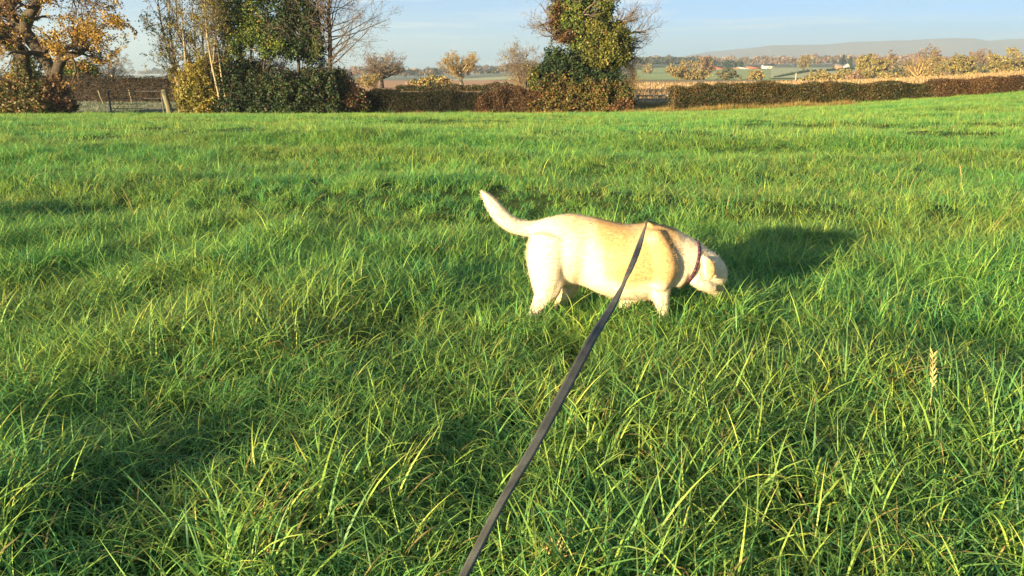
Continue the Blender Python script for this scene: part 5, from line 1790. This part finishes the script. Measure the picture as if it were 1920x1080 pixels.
# collar: woven red, navy and pink check webbing
cc = pix(1290, 491.5, YD + .010)
ax = nrm(pix(1322, 500, YD + .02) - pix(1282, 489, YD + .006))
sidev = nrm(np.array([0, 1., 0]) - ax[1] * ax)
upv = np.cross(ax, sidev)
nseg = 64
an = np.linspace(0, 2 * np.pi, nseg, endpoint=False)
RU, RW = 43.5 * DM, .107
ringp = cc + upv * (np.cos(an)[:, None] * RU) + sidev * (np.sin(an)[:, None] * RW)
rad_ = nrm(upv * (np.cos(an)[:, None] / RU) + sidev * (np.sin(an)[:, None] / RW))
hw = .0072
V = np.stack([ringp - ax * hw, ringp - ax * hw + rad_ * .0035, ringp + rad_ * .0035, ringp + ax * hw + rad_ * .0035, ringp + ax * hw, ringp], 1)
i = np.arange(nseg * 6).reshape(nseg, 6)
q = np.stack([i, np.roll(i, -1, 1), np.roll(np.roll(i, -1, 0), -1, 1), np.roll(i, -1, 0)], -1).reshape(-1, 4)
tt = np.zeros((nseg, 6, 3))
tt[..., 0] = np.array([.05, .55, .05, .95])[np.arange(nseg) % 4][:, None]
tt[:, [0, 1, 3, 4], 0] = np.clip(tt[:, [0, 1, 3, 4], 0] * .5, 0, 1)
tt[..., 1] = .5
M['collar'] = leaf_mat('check_webbing', [(0, (.02, .018, .035)), (.3, (.06, .02, .04)), (.6, (.16, .035, .045)), (1, (.24, .12, .14))], trans=0, rough=.7)
Geo().add(V.reshape(-1, 3), q, tt.reshape(-1, 3)).obj('collar', M['collar'], dog, dog_c)

# grass standing up in front of the paws and round the muzzle
X = np.concatenate([rng.uniform(-.1, .95, 46), rng.normal(1.02, .10, 26)])
Y = np.concatenate([rng.uniform(3.20, 3.40, 46), rng.uniform(3.36, 3.66, 26)])
h = np.concatenate([rng.uniform(.7, 1.05, 46), rng.uniform(.75, 1.1, 26)])
o = scatter('pasture_tufts', np.stack([X, Y, ground_z(X, Y)], -1), np.stack([rng.normal(0, .15, 72), rng.normal(0, .15, 72), rng.uniform(0, 6.28, 72)], -1),
            np.stack([h ** .5, h ** .5, h], -1), rng.integers(0, NA, 72), colA)
tag(o, 'grass tufts rising in front of the paws and muzzle of the dog', 'grass', kind='stuff')

# ------------------------------------------------------------------ lead
LP = [(770, 1260, .62), (868, 1082, .88), (936, 950, 1.10), (1003, 834, 1.34), (1063, 724, 1.60), (1112, 632, 1.86), (1152, 566, 2.20), (1180, 508, 2.60), (1196, 468, 2.95), (1206, 436, 3.25), (1211, 422.5, 3.42)]
LPT = np.array([pixd(*p) for p in LP])
tail_pts = [pix(1214, 415.5, YD - .06), pix(1219, 414.8, YD + .0), pix(1236, 421, YD + .09), pix(1262, 436, YD + .125), pix(1288, 462, YD + .11), pix(1302, 480, YD + .115)]
PT = np.concatenate([LPT, tail_pts])
nL = 130
PL = catmull(PT, nL)
tpar = np.linspace(0, len(PT) - 1, nL)
twist = np.interp(tpar, [0, 1, 2, 3, 4, 5, 6, 6.6, 7, 8, 9, 10, 11, 12, 16], np.radians([70, 66, 62, 46, 22, 6, 34, 70, 40, 5, 62, 78, 60, 85, 90]))
T = np.gradient(PL, axis=0)
T = nrm(T)
view = nrm(np.array([0, 0, CAM_H]) - PL)
s0 = nrm(np.cross(T, view))
v0 = np.cross(s0, T)
S_ = s0 * np.cos(twist)[:, None] + v0 * np.sin(twist)[:, None]
Nn = np.cross(T, S_)
hw, th = .0114, .0013
prof = [(-1, -1), (-.5, -.75), (0, -.65), (.5, -.75), (1, -1), (1, 1), (.5, 1.25), (0, 1.4), (-.5, 1.25), (-1, 1)]
V = np.stack([PL + S_ * hw * a + Nn * th * b for a, b in prof], 1)
m_ = len(prof)
i = np.arange(nL * m_).reshape(nL, m_)
q = np.stack([i[:-1], np.roll(i[:-1], -1, 1), np.roll(i[1:], -1, 1), i[1:]], -1).reshape(-1, 4)
LM, n, out = newmat('lead_webbing')
pb = n.nodes.new('ShaderNodeBsdfPrincipled')
pb.inputs['Roughness'].default_value = .8
pb.inputs['Specular IOR Level'].default_value = .25
tcn = n.nodes.new('ShaderNodeTexCoord')
nz = n.nodes.new('ShaderNodeTexNoise')
nz.inputs['Scale'].default_value = 14
nz.inputs['Detail'].default_value = 8
wv = n.nodes.new('ShaderNodeTexNoise')
wv.inputs['Scale'].default_value = 420
rp = ramp(n, [(.3, (.046, .047, .040)), (.7, (.098, .099, .084))])
bp = n.nodes.new('ShaderNodeBump')
bp.inputs['Strength'].default_value = .6
bp.inputs['Distance'].default_value = .002
n.links.new(tcn.outputs['Object'], nz.inputs['Vector'])
n.links.new(tcn.outputs['Object'], wv.inputs['Vector'])
n.links.new(nz.outputs['Fac'], rp.inputs['Fac'])
n.links.new(rp.outputs['Color'], pb.inputs['Base Color'])
n.links.new(wv.outputs['Fac'], bp.inputs['Height'])
n.links.new(bp.outputs['Normal'], pb.inputs['Normal'])
n.links.new(pb.outputs[0], out.inputs['Surface'])
lead = thing('dog_lead', 'grey flat webbing lead running from the bottom edge to the dog', 'lead', PL[-1])
lo_ = np.array(lead.location)
Geo().add(V.reshape(-1, 3), [q]).obj('strap', LM, lead, lo_, True)
P = np.stack([PL[-1], PL[-1] + [.012, .0, -.012], PL[-1] + [.03, -.004, -.028]])[None]
V, F = tubes(P, np.array([[.006, .007, .004]]), 8)
Geo().add(V, F).obj('clip', M['steel'], lead, lo_, True)


# ------------------------------------------------------------------ tall dry flowering stalks
def stalk(label, px0, py0, px1, py1, Y, nspk=9, lean=.0, group=None, w=.0016, tintv=.6):
    a = pix(px0, py0, Y)
    b = pix(px1, py1, Y)
    gzv = float(ground_z(np.array([b[0]]), np.array([Y]))[0])
    b[2] = gzv
    o = thing('grass_stalk', label, 'grass stalk', b, group)
    t = np.linspace(0, 1, 8)[:, None]
    P = b * (1 - t) + a * t + np.array([.02, .01, 0]) * np.sin(t * 3.1)
    V, F = tubes(P[None], np.full((1, 8), w) * np.linspace(1, .6, 8)[None], 4)
    Geo().add(V, F, np.full((len(V), 3), [tintv, .5, 0])).obj('stem', M['stalk'], o, b)
    g = Geo()
    L = np.linalg.norm(a - b)
    for k in range(nspk):
        f = 1 - .4 * k / nspk
        c = b * (1 - f) + a * f + np.array([.02, .01, 0]) * math.sin(f * 3.1)
        s = 1 if k % 2 else -1
        dirv = nrm(np.array([s * .45, rng.uniform(-.2, .2), 1.]))
        Pk = np.stack([c, c + dirv * .011, c + dirv * .026])[None]
        V, F = tubes(Pk, np.array([[.0012, .0034, .0008]]), 5)
        g.add(V, F, np.full((len(V), 3), [rng.uniform(.2, 1), .5, 0]))
    g.obj('seed_head', M['stalk'], o, b)


stalk('pale dry ryegrass stalk with a zigzag seed head standing in the right foreground grass', 1748, 664, 1728, 830, 2.25, 12, w=.0022, tintv=.9)
stalk('yellow seed head at the bottom edge right of the lead, taller of the pair', 1040, 1022, 1044, 1120, 1.5, 8, tintv=.9)
stalk('yellow seed head at the bottom edge right of the lead, shorter of the pair', 1019, 1030, 1024, 1120, 1.5, 7, tintv=.9)
stalk('thin pink brown grass stalk standing alone in the right middle of the field', 1800, 312, 1799, 372, 8.6, 9, w=.003)
